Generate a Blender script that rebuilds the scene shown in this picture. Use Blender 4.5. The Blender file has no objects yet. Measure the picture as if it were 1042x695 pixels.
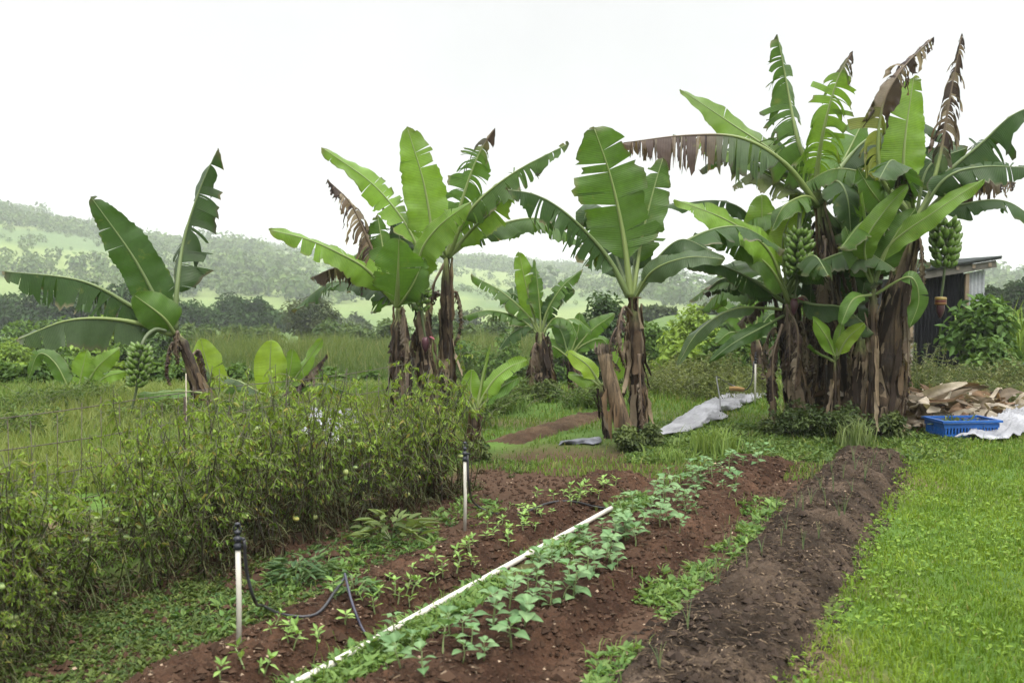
import bpy, math, random
import numpy as np
from mathutils import Vector, Matrix, Quaternion

random.seed(7)
rng = np.random.default_rng(7)
SC = bpy.context.scene
COL = SC.collection
R = math.radians

# ------------------------------------------------------------------ camera
F, CX, CY, HOR, EYE = 1013.0, 521.0, 347.5, 295.0, 1.65
PITCH = math.atan((CY - HOR) / F)
cam_d = bpy.data.cameras.new('camera')
cam = bpy.data.objects.new('camera', cam_d); COL.objects.link(cam)
cam.location = (0, 0, EYE); cam.rotation_euler = (math.pi / 2 - PITCH, 0, 0)
cam_d.sensor_width = 36; cam_d.lens = 35; cam_d.clip_end = 8000; cam_d.clip_start = 0.05
cam_d.dof.use_dof = True; cam_d.dof.focus_distance = 10.0; cam_d.dof.aperture_fstop = 3.5
SC.camera = cam

# ------------------------------------------------------------------ sky, sun, exposure
SUN_EL, SUN_AZ = R(58), R(150)      # azimuth clockwise from +Y: high, behind and to the right of the camera
w = bpy.data.worlds.new('World'); SC.world = w; w.use_nodes = True
nt = w.node_tree; nt.nodes.clear()
def N(tree, typ, **kw):
    n = tree.nodes.new(typ)
    for k, v in kw.items():
        if k.startswith('i_'):
            key = k[2:]
            n.inputs[int(key) if key.isdigit() else key.replace('_', ' ')].default_value = v
        else: setattr(n, k, v)
    return n
sky = N(nt, 'ShaderNodeTexSky', sky_type='NISHITA', sun_disc=False, sun_elevation=SUN_EL, sun_rotation=SUN_AZ, dust_density=4.0)
tc = N(nt, 'ShaderNodeTexCoord'); sep = N(nt, 'ShaderNodeSeparateXYZ'); nt.links.new(tc.outputs['Generated'], sep.inputs[0])
mr = N(nt, 'ShaderNodeMapRange', i_From_Min=0.28, i_From_Max=1.0, i_To_Min=5.7, i_To_Max=36.0); nt.links.new(sep.outputs['Z'], mr.inputs['Value'])
nz = N(nt, 'ShaderNodeTexNoise', i_Scale=2.2, i_Detail=5.0, i_Roughness=0.55); nt.links.new(tc.outputs['Generated'], nz.inputs['Vector'])
mr2 = N(nt, 'ShaderNodeMapRange', i_From_Min=0.3, i_From_Max=0.7, i_To_Min=0.93, i_To_Max=1.07); nt.links.new(nz.outputs['Fac'], mr2.inputs['Value'])
mu = N(nt, 'ShaderNodeMath', operation='MULTIPLY'); nt.links.new(mr.outputs[0], mu.inputs[0]); nt.links.new(mr2.outputs[0], mu.inputs[1])
cc = N(nt, 'ShaderNodeVectorMath', operation='SCALE'); cc.inputs[0].default_value = (1.0, 1.0, 0.99); nt.links.new(mu.outputs[0], cc.inputs['Scale'])
mx = N(nt, 'ShaderNodeMix', data_type='RGBA'); mx.inputs['Factor'].default_value = 0.93
nt.links.new(sky.outputs[0], mx.inputs['A']); nt.links.new(cc.outputs[0], mx.inputs['B'])
bg = N(nt, 'ShaderNodeBackground', i_Strength=0.1); nt.links.new(mx.outputs['Result'], bg.inputs['Color'])
wo = N(nt, 'ShaderNodeOutputWorld'); nt.links.new(bg.outputs[0], wo.inputs['Surface'])

sl = bpy.data.lights.new('sun', 'SUN'); sl.energy = 1.5; sl.angle = R(14); sl.color = (1.0, 0.95, 0.86)
so = bpy.data.objects.new('sun', sl); COL.objects.link(so)
sd = Vector((math.sin(SUN_AZ) * math.cos(SUN_EL), math.cos(SUN_AZ) * math.cos(SUN_EL), math.sin(SUN_EL)))
so.rotation_euler = sd.to_track_quat('Z', 'Y').to_euler(); so.location = (0, 0, 50)
SC.view_settings.view_transform = 'Standard'; SC.view_settings.look = 'None'
SC.view_settings.exposure = 0.72; SC.view_settings.gamma = 1.0; SC.view_settings.use_curve_mapping = False
SC.render.engine = 'CYCLES'
SC.cycles.max_bounces = 6; SC.cycles.diffuse_bounces = 3; SC.cycles.transmission_bounces = 4; SC.cycles.volume_bounces = 2
SC.cycles.transparent_max_bounces = 8; SC.cycles.use_denoising = True

# ------------------------------------------------------------------ numbers: noise, terrain, photograph geometry
def _hash(ix, iy, s):
    h = np.sin(ix * 127.1 + iy * 311.7 + s * 74.7) * 43758.5453
    return h - np.floor(h)
def vnoise(x, y, s=0.0):
    x = np.asarray(x, float); y = np.asarray(y, float)
    ix = np.floor(x); iy = np.floor(y); fx = x - ix; fy = y - iy
    fx = fx * fx * (3 - 2 * fx); fy = fy * fy * (3 - 2 * fy)
    a = _hash(ix, iy, s); b = _hash(ix + 1, iy, s); c = _hash(ix, iy + 1, s); d = _hash(ix + 1, iy + 1, s)
    return (a * (1 - fx) + b * fx) * (1 - fy) + (c * (1 - fx) + d * fx) * fy
def fbm(x, y, s=0.0, o=4):
    t = 0; a = 0.5; n = 0
    for k in range(o):
        t = t + a * vnoise(x * 2 ** k, y * 2 ** k, s + k * 3.3); n += a; a *= 0.5
    return t / n
def sst(a, b, x):
    t = np.clip((x - a) / (b - a), 0, 1); return t * t * (3 - 2 * t)

BA = math.atan(500 / 1013.0); BX, BY = math.sin(BA), math.cos(BA)   # direction in which the beds run
def uv_of(x, y): return x * BX + y * BY, x * BY - y * BX
def xy_of(u, v): return u * BX + v * BY, u * BY - v * BX

RPX = np.array([-900, -300, 0, 60, 120, 180, 240, 290, 330, 400, 470, 560, 640, 720, 800, 900, 1000, 1042, 1300, 2000.])
RPY = np.array([225, 215, 217, 231, 243, 254, 253, 258, 266, 268, 268, 274, 279, 289, 294, 292, 289, 287, 275, 270.])
RD = np.array([700, 700, 700, 700, 720, 760, 800, 850, 900, 950, 1000, 1100, 1200, 1300, 1100, 800, 650, 600, 600, 600.])
def H(x, y):
    x = np.asarray(x, float); y = np.asarray(y, float)
    yy = np.maximum(y, 1.0); px = CX + F * x / yy
    left = 1 - sst(0.5, 8.0, x - 0.08 * yy)
    z = -2.3 * sst(13.5, 36, y) * left - 5.5 * sst(45, 260, y)
    z = z + 0.10 * (fbm(x * .35, y * .35, 2) - .5) * sst(9, 14, np.hypot(x, y))
    D = np.interp(px, RPX, RD); rz = EYE + D * (HOR - np.interp(px, RPX, RPY)) / F
    s = sst(250, 1.0, 0 * y) if False else np.clip((y - 250) / (D - 250), 0, 1)
    s = np.sin(s * np.pi / 2) ** 0.95
    hill = s * (rz + 7.5) * (1 + 0.22 * (fbm(x * .006, y * .006, 9) - .5) * (1 - s ** 4))
    fall = np.clip((y - D) / 900, 0, 1)
    return z + np.where(y > 250, hill * (1 - .6 * fall), 0)

# soil beds: v0, v1, u0, u1, height
BEDS = {'left': (-3.22, -2.66, 1.0, 8.2, .10), 'middle': (-2.40, -1.68, 1.0, 9.55, .11), 'dark': (-1.46, -.78, 1.0, 10.35, .12), 'back': (-5.05, -4.5, 9.4, 12.4, .05)}
def bedz(k, x, y):
    v0, v1, u0, u1, h = BEDS[k]; u, v = uv_of(np.asarray(x, float), np.asarray(y, float))
    wob = .07 * (fbm(u * 2.3, v * 2.3, 5, 3) - .5) * 2
    d = np.minimum(np.minimum(v - v0, v1 - v) + wob, np.minimum(u - u0, u1 - u) * .6 + wob * 1.5)
    return -.05 + (h + .05) * sst(-.08, .2, d) + .05 * (fbm(u * 6, v * 6, 6, 3) - .5) * sst(-.1, .05, d)
def HS(x, y):
    z = H(x, y); e = np.maximum.reduce([bedz(k, x, y) for k in BEDS] + [np.zeros_like(z)])
    return z + np.maximum(e, 0)
def ray(px, py):
    a = (px - CX) / F; u = (CY - py) / F
    return Vector((a, math.cos(PITCH) + u * math.sin(PITCH), -math.sin(PITCH) + u * math.cos(PITCH)))
def at(px, py, Y):
    d = ray(px, py); k = Y / d.y
    return Vector((d.x * k, Y, EYE + d.z * k))
def ground(px, py):
    d = ray(px, py); lo, hi = 1.5, 120.0
    for _ in range(50):
        m = (lo + hi) / 2; p = d * (m / d.y)
        if EYE + p.z > float(HS(p.x, p.y)): lo = m
        else: hi = m
    p = d * (lo / d.y); return Vector((p.x, p.y, float(HS(p.x, p.y))))
def gz(x, y): return float(HS(x, y))

# ------------------------------------------------------------------ object helpers
def tag(o, label=None, cat=None, group=None, kind=None):
    if label: o['label'] = label
    if cat: o['category'] = cat
    if group: o['group'] = group
    if kind: o['kind'] = kind
    return o
def empty(name, loc, rz=0.0):
    o = bpy.data.objects.new(name, None); COL.objects.link(o); o.location = loc; o.rotation_euler.z = rz; o.empty_display_size = .1
    return o
def link(name, me, mat, parent=None, loc=None):
    o = bpy.data.objects.new(name, me); COL.objects.link(o)
    if mat is not None and not me.materials: me.materials.append(mat)
    if parent is not None: o.parent = parent
    if loc is not None: o.location = loc
    return o
def copy_tree(o, parent=None):
    c = o.copy(); COL.objects.link(c)
    if parent is not None: c.parent = parent
    for ch in list(o.children): copy_tree(ch, c)
    return c

class MB:
    """Collects vertices, faces and a colour per vertex, and makes one mesh of them."""
    def __init__(s): s.v = []; s.c = []; s.uv = []; s.q = []; s.t = []; s.n = 0
    def add(s, v, q=None, t=None, c=(.5, .5, .5), uv=None):
        v = np.asarray(v, float).reshape(-1, 3); k = len(v)
        c = np.asarray(c, float)
        if c.ndim == 1: c = np.tile(c, (k, 1))
        s.v.append(v); s.c.append(c); s.uv.append(np.zeros((k, 2)) if uv is None else np.asarray(uv, float))
        if q is not None and len(q): s.q.append(np.asarray(q, int).reshape(-1, 4) + s.n)
        if t is not None and len(t): s.t.append(np.asarray(t, int).reshape(-1, 3) + s.n)
        s.n += k
    def mesh(s, name, smooth=True):
        v = np.concatenate(s.v); c = np.concatenate(s.c); uv = np.concatenate(s.uv)
        q = np.concatenate(s.q) if s.q else np.zeros((0, 4), int); t = np.concatenate(s.t) if s.t else np.zeros((0, 3), int)
        me = bpy.data.meshes.new(name)
        me.vertices.add(len(v)); me.vertices.foreach_set('co', v.astype(np.float32).ravel())
        loops = np.concatenate([q.ravel(), t.ravel()]).astype(np.int32)
        st = np.concatenate([np.arange(len(q)) * 4, len(q) * 4 + np.arange(len(t)) * 3]).astype(np.int32)
        me.loops.add(len(loops)); me.loops.foreach_set('vertex_index', loops)
        me.polygons.add(len(st)); me.polygons.foreach_set('loop_start', st)
        me.polygons.foreach_set('use_smooth', np.full(len(st), smooth, bool))
        me.update(calc_edges=True)
        a = me.attributes.new('col', 'FLOAT_COLOR', 'POINT')
        a.data.foreach_set('color', np.hstack([c, np.ones((len(c), 1))]).astype(np.float32).ravel())
        b = me.attributes.new('flat', 'FLOAT2', 'POINT'); b.data.foreach_set('vector', uv.astype(np.float32).ravel())
        return me
    # ---- shapes
    def box(s, c, size, col, rot=None):
        h = np.array(size) / 2; pts = np.array([[x, y, z] for x in (-1, 1) for y in (-1, 1) for z in (-1, 1)]) * h
        if rot is not None: pts = pts @ np.array(rot.to_matrix() if hasattr(rot, 'to_matrix') else rot).T
        s.add(pts + np.array(c), q=[[0, 1, 3, 2], [4, 6, 7, 5], [0, 4, 5, 1], [2, 3, 7, 6], [0, 2, 6, 4], [1, 5, 7, 3]], c=col)
    def tube(s, pts, rad, col, n=8, cap=True, cols=None, wob=0.0, seed=0):
        pts = np.array([list(p) for p in pts], float); m = len(pts)
        rad = np.full(m, rad) if np.isscalar(rad) else np.asarray(rad, float)
        T = np.gradient(pts, axis=0); T /= np.linalg.norm(T, axis=1)[:, None] + 1e-9
        ref = np.array([0, 1, 0.]) if abs(T[0][1]) < .9 else np.array([1., 0, 0])
        A = np.cross(T, ref); A /= np.linalg.norm(A, axis=1)[:, None] + 1e-9; B = np.cross(T, A)
        th = np.arange(n) * 2 * np.pi / n
        rr = rad[:, None] * np.ones((m, n))
        if wob:
            g = np.random.default_rng(seed); rr = rr * (1 + wob * (g.random((m, n)) - .5) + wob * (g.random((1, n)) - .5))
        V = pts[:, None, :] + rr[:, :, None] * (np.cos(th)[None, :, None] * A[:, None, :] + np.sin(th)[None, :, None] * B[:, None, :])
        i = np.arange(m - 1)[:, None] * n; j = np.arange(n)[None, :]; k = (j + 1) % n
        q = np.stack([i + j, i + k, i + n + k, i + n + j], -1).reshape(-1, 4)
        C = np.tile(np.asarray(col, float), (m * n, 1)) if cols is None else np.repeat(np.asarray(cols, float), n, axis=0)
        base = m * n; V = V.reshape(-1, 3); t = []
        if cap:
            V = np.vstack([V, pts[0], pts[-1]]); C = np.vstack([C, C[0], C[-1]])
            t = [[base, (a + 1) % n, a] for a in range(n)] + [[base + 1, base - n + a, base - n + (a + 1) % n] for a in range(n)]
        s.add(V, q=q, t=t, c=C)
    def lathe(s, prof, col, n=12, off=(0, 0, 0), cols=None):
        prof = np.array(prof, float); m = len(prof); th = np.arange(n) * 2 * np.pi / n
        V = np.stack([prof[:, 0:1] * np.cos(th), prof[:, 0:1] * np.sin(th), np.tile(prof[:, 1:2], (1, n))], -1) + np.array(off)
        i = np.arange(m - 1)[:, None] * n; j = np.arange(n)[None, :]; k = (j + 1) % n
        q = np.stack([i + j, i + k, i + n + k, i + n + j], -1).reshape(-1, 4)
        C = np.tile(np.asarray(col, float), (m * n, 1)) if cols is None else np.repeat(np.asarray(cols, float), n, axis=0)
        s.add(V.reshape(-1, 3), q=q, c=C)
    def leaves(s, P, D, Nn, L, W, C, fold=.25, bend=.15):
        """Many pointed leaves: base P, direction D, normal Nn, length L, width W, colour C."""
        P = np.asarray(P, float); k = len(P)
        if k == 0: return
        D = D / (np.linalg.norm(D, axis=1)[:, None] + 1e-9); S = np.cross(D, Nn); S /= np.linalg.norm(S, axis=1)[:, None] + 1e-9
        U = np.cross(S, D); L = np.broadcast_to(L, k)[:, None]; W = np.broadcast_to(W, k)[:, None]
        up = U * W * fold; dn = -U * L * bend
        V = np.stack([P, P + D * L * .3 + S * W * .5 + up, P + D * L * .7 + S * W * .36 + up * .7 + dn * .5, P + D * L + dn,
                      P + D * L * .7 - S * W * .36 + up * .7 + dn * .5, P + D * L * .3 - S * W * .5 + up], 1)
        o = np.arange(k)[:, None] * 6
        q = np.concatenate([o + np.array([0, 3, 2, 1]), o + np.array([0, 5, 4, 3])])
        s.add(V.reshape(-1, 3), q=q, c=np.repeat(np.broadcast_to(C, (k, 3)), 6, axis=0))
    def blades(s, P, L, W, az, lean, C):
        """Many grass blades standing at P, bending over towards azimuth az."""
        P = np.asarray(P, float); k = len(P)
        if k == 0: return
        L = np.broadcast_to(L, k)[:, None]; W = np.broadcast_to(W, k)[:, None]; lean = np.broadcast_to(lean, k)[:, None]
        d = np.stack([np.cos(az), np.sin(az), np.zeros(k)], 1); a2 = az + rng.uniform(-1.5, 1.5, k)
        sd_ = np.stack([-np.sin(a2), np.cos(a2), np.zeros(k)], 1); z = np.array([0, 0, 1.])
        m = P + d * L * lean * .25 + z * L * .55; t = P + d * L * lean + z * L * (1 - .45 * lean)
        V = np.stack([P - sd_ * W * .5, P + sd_ * W * .5, m + sd_ * W * .42, m - sd_ * W * .42, t], 1)
        o = np.arange(k)[:, None] * 5
        s.add(V.reshape(-1, 3), q=o + np.array([0, 1, 2, 3]), t=o + np.array([3, 2, 4]), c=np.repeat(np.broadcast_to(C, (k, 3)), 5, axis=0))

TRI_ = np.array([0, 0, 1.])
def unit(k):
    v = rng.normal(size=(k, 3)); return v / np.linalg.norm(v, axis=1)[:, None]
def mixc(a, b, t):
    t = np.asarray(t)[:, None]; return np.asarray(a) * (1 - t) + np.asarray(b) * t

# ------------------------------------------------------------------ materials
MATS = {}
def mat(name, rough=.6, spec=.4, trans=0.0, bump=None, var=None, col=None, metal=0.0, veins=False, streak=None):
    m = bpy.data.materials.new(name); m.use_nodes = True; t = m.node_tree; t.nodes.clear(); L = t.links.new
    out = N(t, 'ShaderNodeOutputMaterial'); bs = N(t, 'ShaderNodeBsdfPrincipled', i_Roughness=rough, i_Metallic=metal)
    bs.inputs['Specular IOR Level'].default_value = spec
    if col is None:
        a = N(t, 'ShaderNodeAttribute', attribute_name='col'); c = a.outputs['Color']
    else:
        a = N(t, 'ShaderNodeRGB'); a.outputs[0].default_value = (*col, 1); c = a.outputs[0]
    ge = N(t, 'ShaderNodeTexCoord')
    if var:
        for sc_, amt, det in var:
            no = N(t, 'ShaderNodeTexNoise', i_Scale=sc_, i_Detail=det, i_Roughness=.6); L(ge.outputs['Object'], no.inputs['Vector'])
            r = N(t, 'ShaderNodeMapRange', i_From_Min=.3, i_From_Max=.7, i_To_Min=1 - amt, i_To_Max=1 + amt); L(no.outputs['Fac'], r.inputs['Value'])
            s = N(t, 'ShaderNodeVectorMath', operation='SCALE'); L(c, s.inputs[0]); L(r.outputs[0], s.inputs['Scale']); c = s.outputs[0]
    if streak:      # fibres running up the stem
        mp = N(t, 'ShaderNodeMapping'); mp.inputs['Scale'].default_value = (streak, streak, streak * .06); L(ge.outputs['Object'], mp.inputs['Vector'])
        no = N(t, 'ShaderNodeTexNoise', i_Scale=1.0, i_Detail=6.0, i_Roughness=.7); L(mp.outputs[0], no.inputs['Vector'])
        r = N(t, 'ShaderNodeMapRange', i_From_Min=.35, i_From_Max=.68, i_To_Min=.25, i_To_Max=1.9); L(no.outputs['Fac'], r.inputs['Value'])
        s = N(t, 'ShaderNodeVectorMath', operation='SCALE'); L(c, s.inputs[0]); L(r.outputs[0], s.inputs['Scale']); c = s.outputs[0]
        bp = N(t, 'ShaderNodeBump', i_Strength=.8, i_Distance=.02); L(no.outputs['Fac'], bp.inputs['Height']); L(bp.outputs[0], bs.inputs['Normal'])
    if veins:       # the fine parallel veins of a banana leaf, running out from the midrib
        at_ = N(t, 'ShaderNodeAttribute', attribute_name='flat'); sx = N(t, 'ShaderNodeSeparateXYZ'); L(at_.outputs['Vector'], sx.inputs[0])
        mm = N(t, 'ShaderNodeMath', operation='MULTIPLY'); mm.inputs[1].default_value = 330.0; L(sx.outputs['X'], mm.inputs[0])
        si = N(t, 'ShaderNodeMath', operation='SINE'); L(mm.outputs[0], si.inputs[0])
        m2 = N(t, 'ShaderNodeMath', operation='MULTIPLY'); m2.inputs[1].default_value = 21.0; L(sx.outputs['X'], m2.inputs[0])
        n1 = N(t, 'ShaderNodeTexNoise', noise_dimensions='1D', i_Scale=1.0, i_Detail=3.0); L(m2.outputs[0], n1.inputs['W'])
        ad = N(t, 'ShaderNodeMath', operation='MULTIPLY_ADD'); L(n1.outputs['Fac'], ad.inputs[0]); ad.inputs[1].default_value = 1.6; L(si.outputs[0], ad.inputs[2])
        r = N(t, 'ShaderNodeMapRange', i_From_Min=-.6, i_From_Max=2.2, i_To_Min=.88, i_To_Max=1.14); L(ad.outputs[0], r.inputs['Value'])
        s = N(t, 'ShaderNodeVectorMath', operation='SCALE'); L(c, s.inputs[0]); L(r.outputs[0], s.inputs['Scale']); c = s.outputs[0]
        bp = N(t, 'ShaderNodeBump', i_Strength=.22, i_Distance=.01); L(ad.outputs[0], bp.inputs['Height']); L(bp.outputs[0], bs.inputs['Normal'])
        n5 = N(t, 'ShaderNodeTexNoise', i_Scale=5.0, i_Detail=6.0, i_Roughness=.7); L(ge.outputs['Object'], n5.inputs['Vector'])
        r5 = N(t, 'ShaderNodeMapRange', i_From_Min=.60, i_From_Max=.74, i_To_Min=0.0, i_To_Max=.55); L(n5.outputs['Fac'], r5.inputs['Value'])
        m5 = N(t, 'ShaderNodeMix', data_type='RGBA'); L(r5.outputs[0], m5.inputs['Factor']); L(c, m5.inputs['A']); m5.inputs['B'].default_value = (.16, .17, .035, 1); c = m5.outputs['Result']
        n6 = N(t, 'ShaderNodeTexNoise', i_Scale=38.0, i_Detail=3.0); L(ge.outputs['Object'], n6.inputs['Vector'])
        r6 = N(t, 'ShaderNodeMapRange', i_From_Min=.70, i_From_Max=.78, i_To_Min=0.0, i_To_Max=.5); L(n6.outputs['Fac'], r6.inputs['Value'])
        m6 = N(t, 'ShaderNodeMix', data_type='RGBA'); L(r6.outputs[0], m6.inputs['Factor']); L(c, m6.inputs['A']); m6.inputs['B'].default_value = (.07, .05, .025, 1); c = m6.outputs['Result']
        r7 = N(t, 'ShaderNodeMapRange', i_From_Min=.3, i_From_Max=.7, i_To_Min=.30, i_To_Max=.58); L(n5.outputs['Fac'], r7.inputs['Value']); L(r7.outputs[0], bs.inputs['Roughness'])
    if bump:
        no = N(t, 'ShaderNodeTexNoise', i_Scale=bump[0], i_Detail=6.0, i_Roughness=.65); L(ge.outputs['Object'], no.inputs['Vector'])
        bp = N(t, 'ShaderNodeBump', i_Strength=bump[1], i_Distance=bump[2]); L(no.outputs['Fac'], bp.inputs['Height']); L(bp.outputs[0], bs.inputs['Normal'])
    L(c, bs.inputs['Base Color'])
    if trans:
        tr = N(t, 'ShaderNodeBsdfTranslucent'); hs = N(t, 'ShaderNodeMix', data_type='RGBA', blend_type='MULTIPLY'); hs.inputs['Factor'].default_value = 1
        L(c, hs.inputs['A']); hs.inputs['B'].default_value = (1.5, 1.45, .8, 1); L(hs.outputs['Result'], tr.inputs['Color'])
        mxs = N(t, 'ShaderNodeMixShader'); mxs.inputs[0].default_value = trans; L(bs.outputs[0], mxs.inputs[1]); L(tr.outputs[0], mxs.inputs[2]); L(mxs.outputs[0], out.inputs['Surface'])
    else: L(bs.outputs[0], out.inputs['Surface'])
    MATS[name] = m; return m
M_LEAF = mat('banana_leaf', .42, .30, .38, veins=True, var=[(3.5, .16, 3), (18, .08, 2)])
M_RIB = mat('banana_rib', .45, .4, .1)
M_STEM = mat('banana_stem', .75, .25, 0, streak=26, var=[(4, .35, 4)])
M_DRY = mat('dry_leaf', .8, .2, .18, var=[(9, .3, 4)], bump=(60, .4, .01))
M_FRUIT = mat('fruit', .4, .4, 0, var=[(14, .12, 2)])
M_FOL = mat('foliage', .6, .16, .26)
M_FAR = mat('far_foliage', .85, .05, .15)
M_GRASS = mat('grass', .55, .2, .3)
M_BARK = mat('bark', .9, .2, 0, streak=18)
M_PVC = mat('pvc', .4, .4, 0, var=[(25, .10, 4), (4, .06, 3)])
M_BLACK = mat('black_plastic', .4, .4, 0)
M_SOIL = mat('soil', .95, .12, 0, var=[(2.2, .22, 3), (14, .28, 5), (70, .35, 4)], bump=(45, .9, .03))
M_GROUND = mat('ground', .95, .1, 0, var=[(.08, .10, 3), (1.5, .22, 4), (22, .3, 5)], bump=(14, .5, .03))
M_SHEET = mat('plastic_sheet', .32, .5, .12, var=[(5, .12, 4)], bump=(9, .5, .02))
M_CRATE = mat('crate_plastic', .45, .4, 0, var=[(12, .12, 3)])
M_METAL = mat('corrugated_metal', .75, .0, .0, var=[(3, .25, 4), (30, .12, 3)])
M_WOOD = mat('weathered_wood', .85, .2, 0, var=[(6, .25, 4)], bump=(40, .5, .01))
M_PAINT = mat('house_paint', .8, .2, 0)

# ------------------------------------------------------------------ ground and hills, one sheet
az = np.concatenate([np.linspace(-48, 48, 420), np.linspace(49.5, 310.5, 90)]); az = np.radians(az)
rr = np.concatenate([[.3], np.geomspace(.8, 2500, 300)])
A_, R_ = np.meshgrid(az, rr); gx, gy = R_ * np.sin(A_), R_ * np.cos(A_)
gzv = H(gx, gy)
u_, v_ = uv_of(gx, gy)
red = np.array([.050, .029, .018]); turf = np.array([.055, .10, .018]); dirt = np.array([.085, .065, .035]); pale = np.array([.13, .17, .055]); wood = np.array([.075, .115, .042]); field = np.array([.075, .12, .034])
n1 = fbm(gx * .9, gy * .9, 11); n2 = fbm(gx * .02, gy * .02, 12); n3 = fbm(gx * .02, gy * .018, 14, 5)
soilm = (sst(-4.9, -4.2, v_) * (1 - sst(-.95, -.7, v_)) * (1 - sst(9.2, 11.2, u_ + 0.9 * (v_ + 2) * -0.25)))
def lerp(a, b, t): return a * (1 - t[..., None]) + b * t[..., None]
gc = lerp(np.broadcast_to(turf, gx.shape + (3,)), dirt, sst(.48, .70, n1) * (1 - .75 * sst(-.6, -.2, v_)))
gc = lerp(gc, red, soilm * sst(.2, .45, n1 + .15))
gc = lerp(gc, field, sst(20, 60, R_)); gc = lerp(gc, pale, sst(.42, .6, n2) * sst(200, 300, R_))
hillm = sst(230, 330, gy)
gc = lerp(gc, lerp(np.broadcast_to(pale, gx.shape + (3,)), wood, sst(.46, .64, n3)), hillm)
m = MB(); na, nr = len(az), len(rr)
i = np.arange(nr - 1)[:, None] * na; j = np.arange(na)[None, :]; k = (j + 1) % na
m.add(np.stack([gx, gy, gzv], -1).reshape(-1, 3), q=np.stack([i + j, i + na + j, i + na + k, i + k], -1).reshape(-1, 4)[:, ::-1], c=gc.reshape(-1, 3))
tag(link('ground', m.mesh('ground'), M_GROUND), kind='structure')

# the raised soil beds
def bed(key, name, c0, c1):
    v0, v1, a0, a1, h = BEDS[key]; st = .02
    U, V = np.meshgrid(np.arange(a0 - .3, a1 + .3, st if a0 < 5 else .05), np.arange(v0 - .22, v1 + .22, st))
    x, y = xy_of(U, V); z = H(x, y) + bedz(key, x, y)
    z = z + (.030 * (fbm(U * 16, V * 16, 21, 3) - .5) + .022 * (vnoise(U * 45, V * 45, 23) - .5)) * (1.9 if key == 'dark' else 1.25) + (.05 if key == 'dark' else .02) * (fbm(U * 5.5, V * 8, 28, 3) - .5)
    nn = fbm(U * 3, V * 3, 25); C = mixc(c0, c1, sst(.3, .7, nn).ravel())
    a, b = U.shape; q = np.arange(a * b).reshape(a, b)
    mb = MB(); mb.add(np.stack([x, y, z], -1).reshape(-1, 3), q=np.stack([q[:-1, :-1], q[:-1, 1:], q[1:, 1:], q[1:, :-1]], -1).reshape(-1, 4)[:, ::-1], c=C)
    tag(link(name, mb.mesh(name), M_SOIL), kind='structure')
bed('left', 'soil_bed', (.036, .018, .0105), (.064, .034, .020))
bed('middle', 'soil_bed', (.034, .017, .010), (.060, .032, .019))
bed('dark', 'compost_bed', (.022, .0155, .0105), (.066, .047, .033))
bed('back', 'soil_bed', (.05, .03, .018), (.085, .055, .032))

# crumbs, stones and dry bits lying on the beds
mb = MB(); K = 22000
BEDS['path'] = (-4.2, -3.2, 1.0, 8.0, 0); bk = rng.choice(['left', 'middle', 'dark', 'path'], K, p=[.28, .32, .24, .16]); P = np.zeros((K, 3)); C = np.zeros((K, 3)); S = rng.gamma(2.0, .0042, K) + .003
for key in ('left', 'middle', 'dark', 'path'):
    s = bk == key; v0, v1, a0, a1, h = BEDS[key]; n = s.sum()
    u = a0 + 1.5 + (a1 - a0 - 1.4) * rng.random(n) ** 1.4; v = v0 - .1 + (v1 - v0 + .2) * rng.random(n); x, y = xy_of(u, v)
    P[s] = np.stack([x, y, HS(x, y) + .004], 1)
    C[s] = np.array((.036, .026, .020) if key == 'dark' else (.048, .028, .018)) * rng.uniform(.55, 1.35, n)[:, None]
del BEDS['path']; palest = rng.random(K) < .07; C[palest] = np.array([.32, .24, .17]) * rng.uniform(.5, 1.2, palest.sum())[:, None]; S[palest] *= .5
o8 = np.array([[1, 0, 0], [-1, 0, 0], [0, 1, 0], [0, -1, 0], [0, 0, .75], [0, 0, -.75]]); V = P[:, None] + o8[None] * S[:, None, None] * rng.uniform(.5, 1.4, (K, 6, 1))
ft = np.array([[0, 2, 4], [2, 1, 4], [1, 3, 4], [3, 0, 4], [2, 0, 5], [1, 2, 5], [3, 1, 5], [0, 3, 5]])
mb.add(V.reshape(-1, 3), t=(np.arange(K)[:, None, None] * 6 + ft[None]).reshape(-1, 3), c=np.repeat(C, 6, axis=0))
K = 7000; key_ = rng.random(K) < .72; u = 2.3 + 8 * rng.random(K) ** 1.2; v = np.where(key_, rng.uniform(-1.5, -.7, K), rng.uniform(-3.3, -1.6, K)); x, y = xy_of(u, v); th = rng.uniform(0, 6.28, K)
mb.leaves(np.stack([x, y, HS(x, y) + .012], 1), np.stack([np.cos(th), np.sin(th), rng.uniform(-.05, .25, K)], 1), TRI_ + rng.normal(size=(K, 3)) * .3, rng.uniform(.015, .07, K), rng.uniform(.003, .010, K), mixc((.05, .036, .026), (.20, .15, .10), rng.random(K) ** 2))
tag(link('soil_crumbs', mb.mesh('soil_crumbs', False), mat('crumbs', .95, .1)), 'loose crumbs of earth, pale stone chips and bits of dry litter scattered over the soil beds', 'soil crumbs', kind='stuff')

# ------------------------------------------------------------------ banana plants
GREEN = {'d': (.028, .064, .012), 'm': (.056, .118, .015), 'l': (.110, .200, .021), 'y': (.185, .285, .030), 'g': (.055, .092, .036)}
BROWN = np.array([(.125, .09, .066), (.065, .043, .036), (.20, .16, .12), (.042, .028, .025)])

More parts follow.
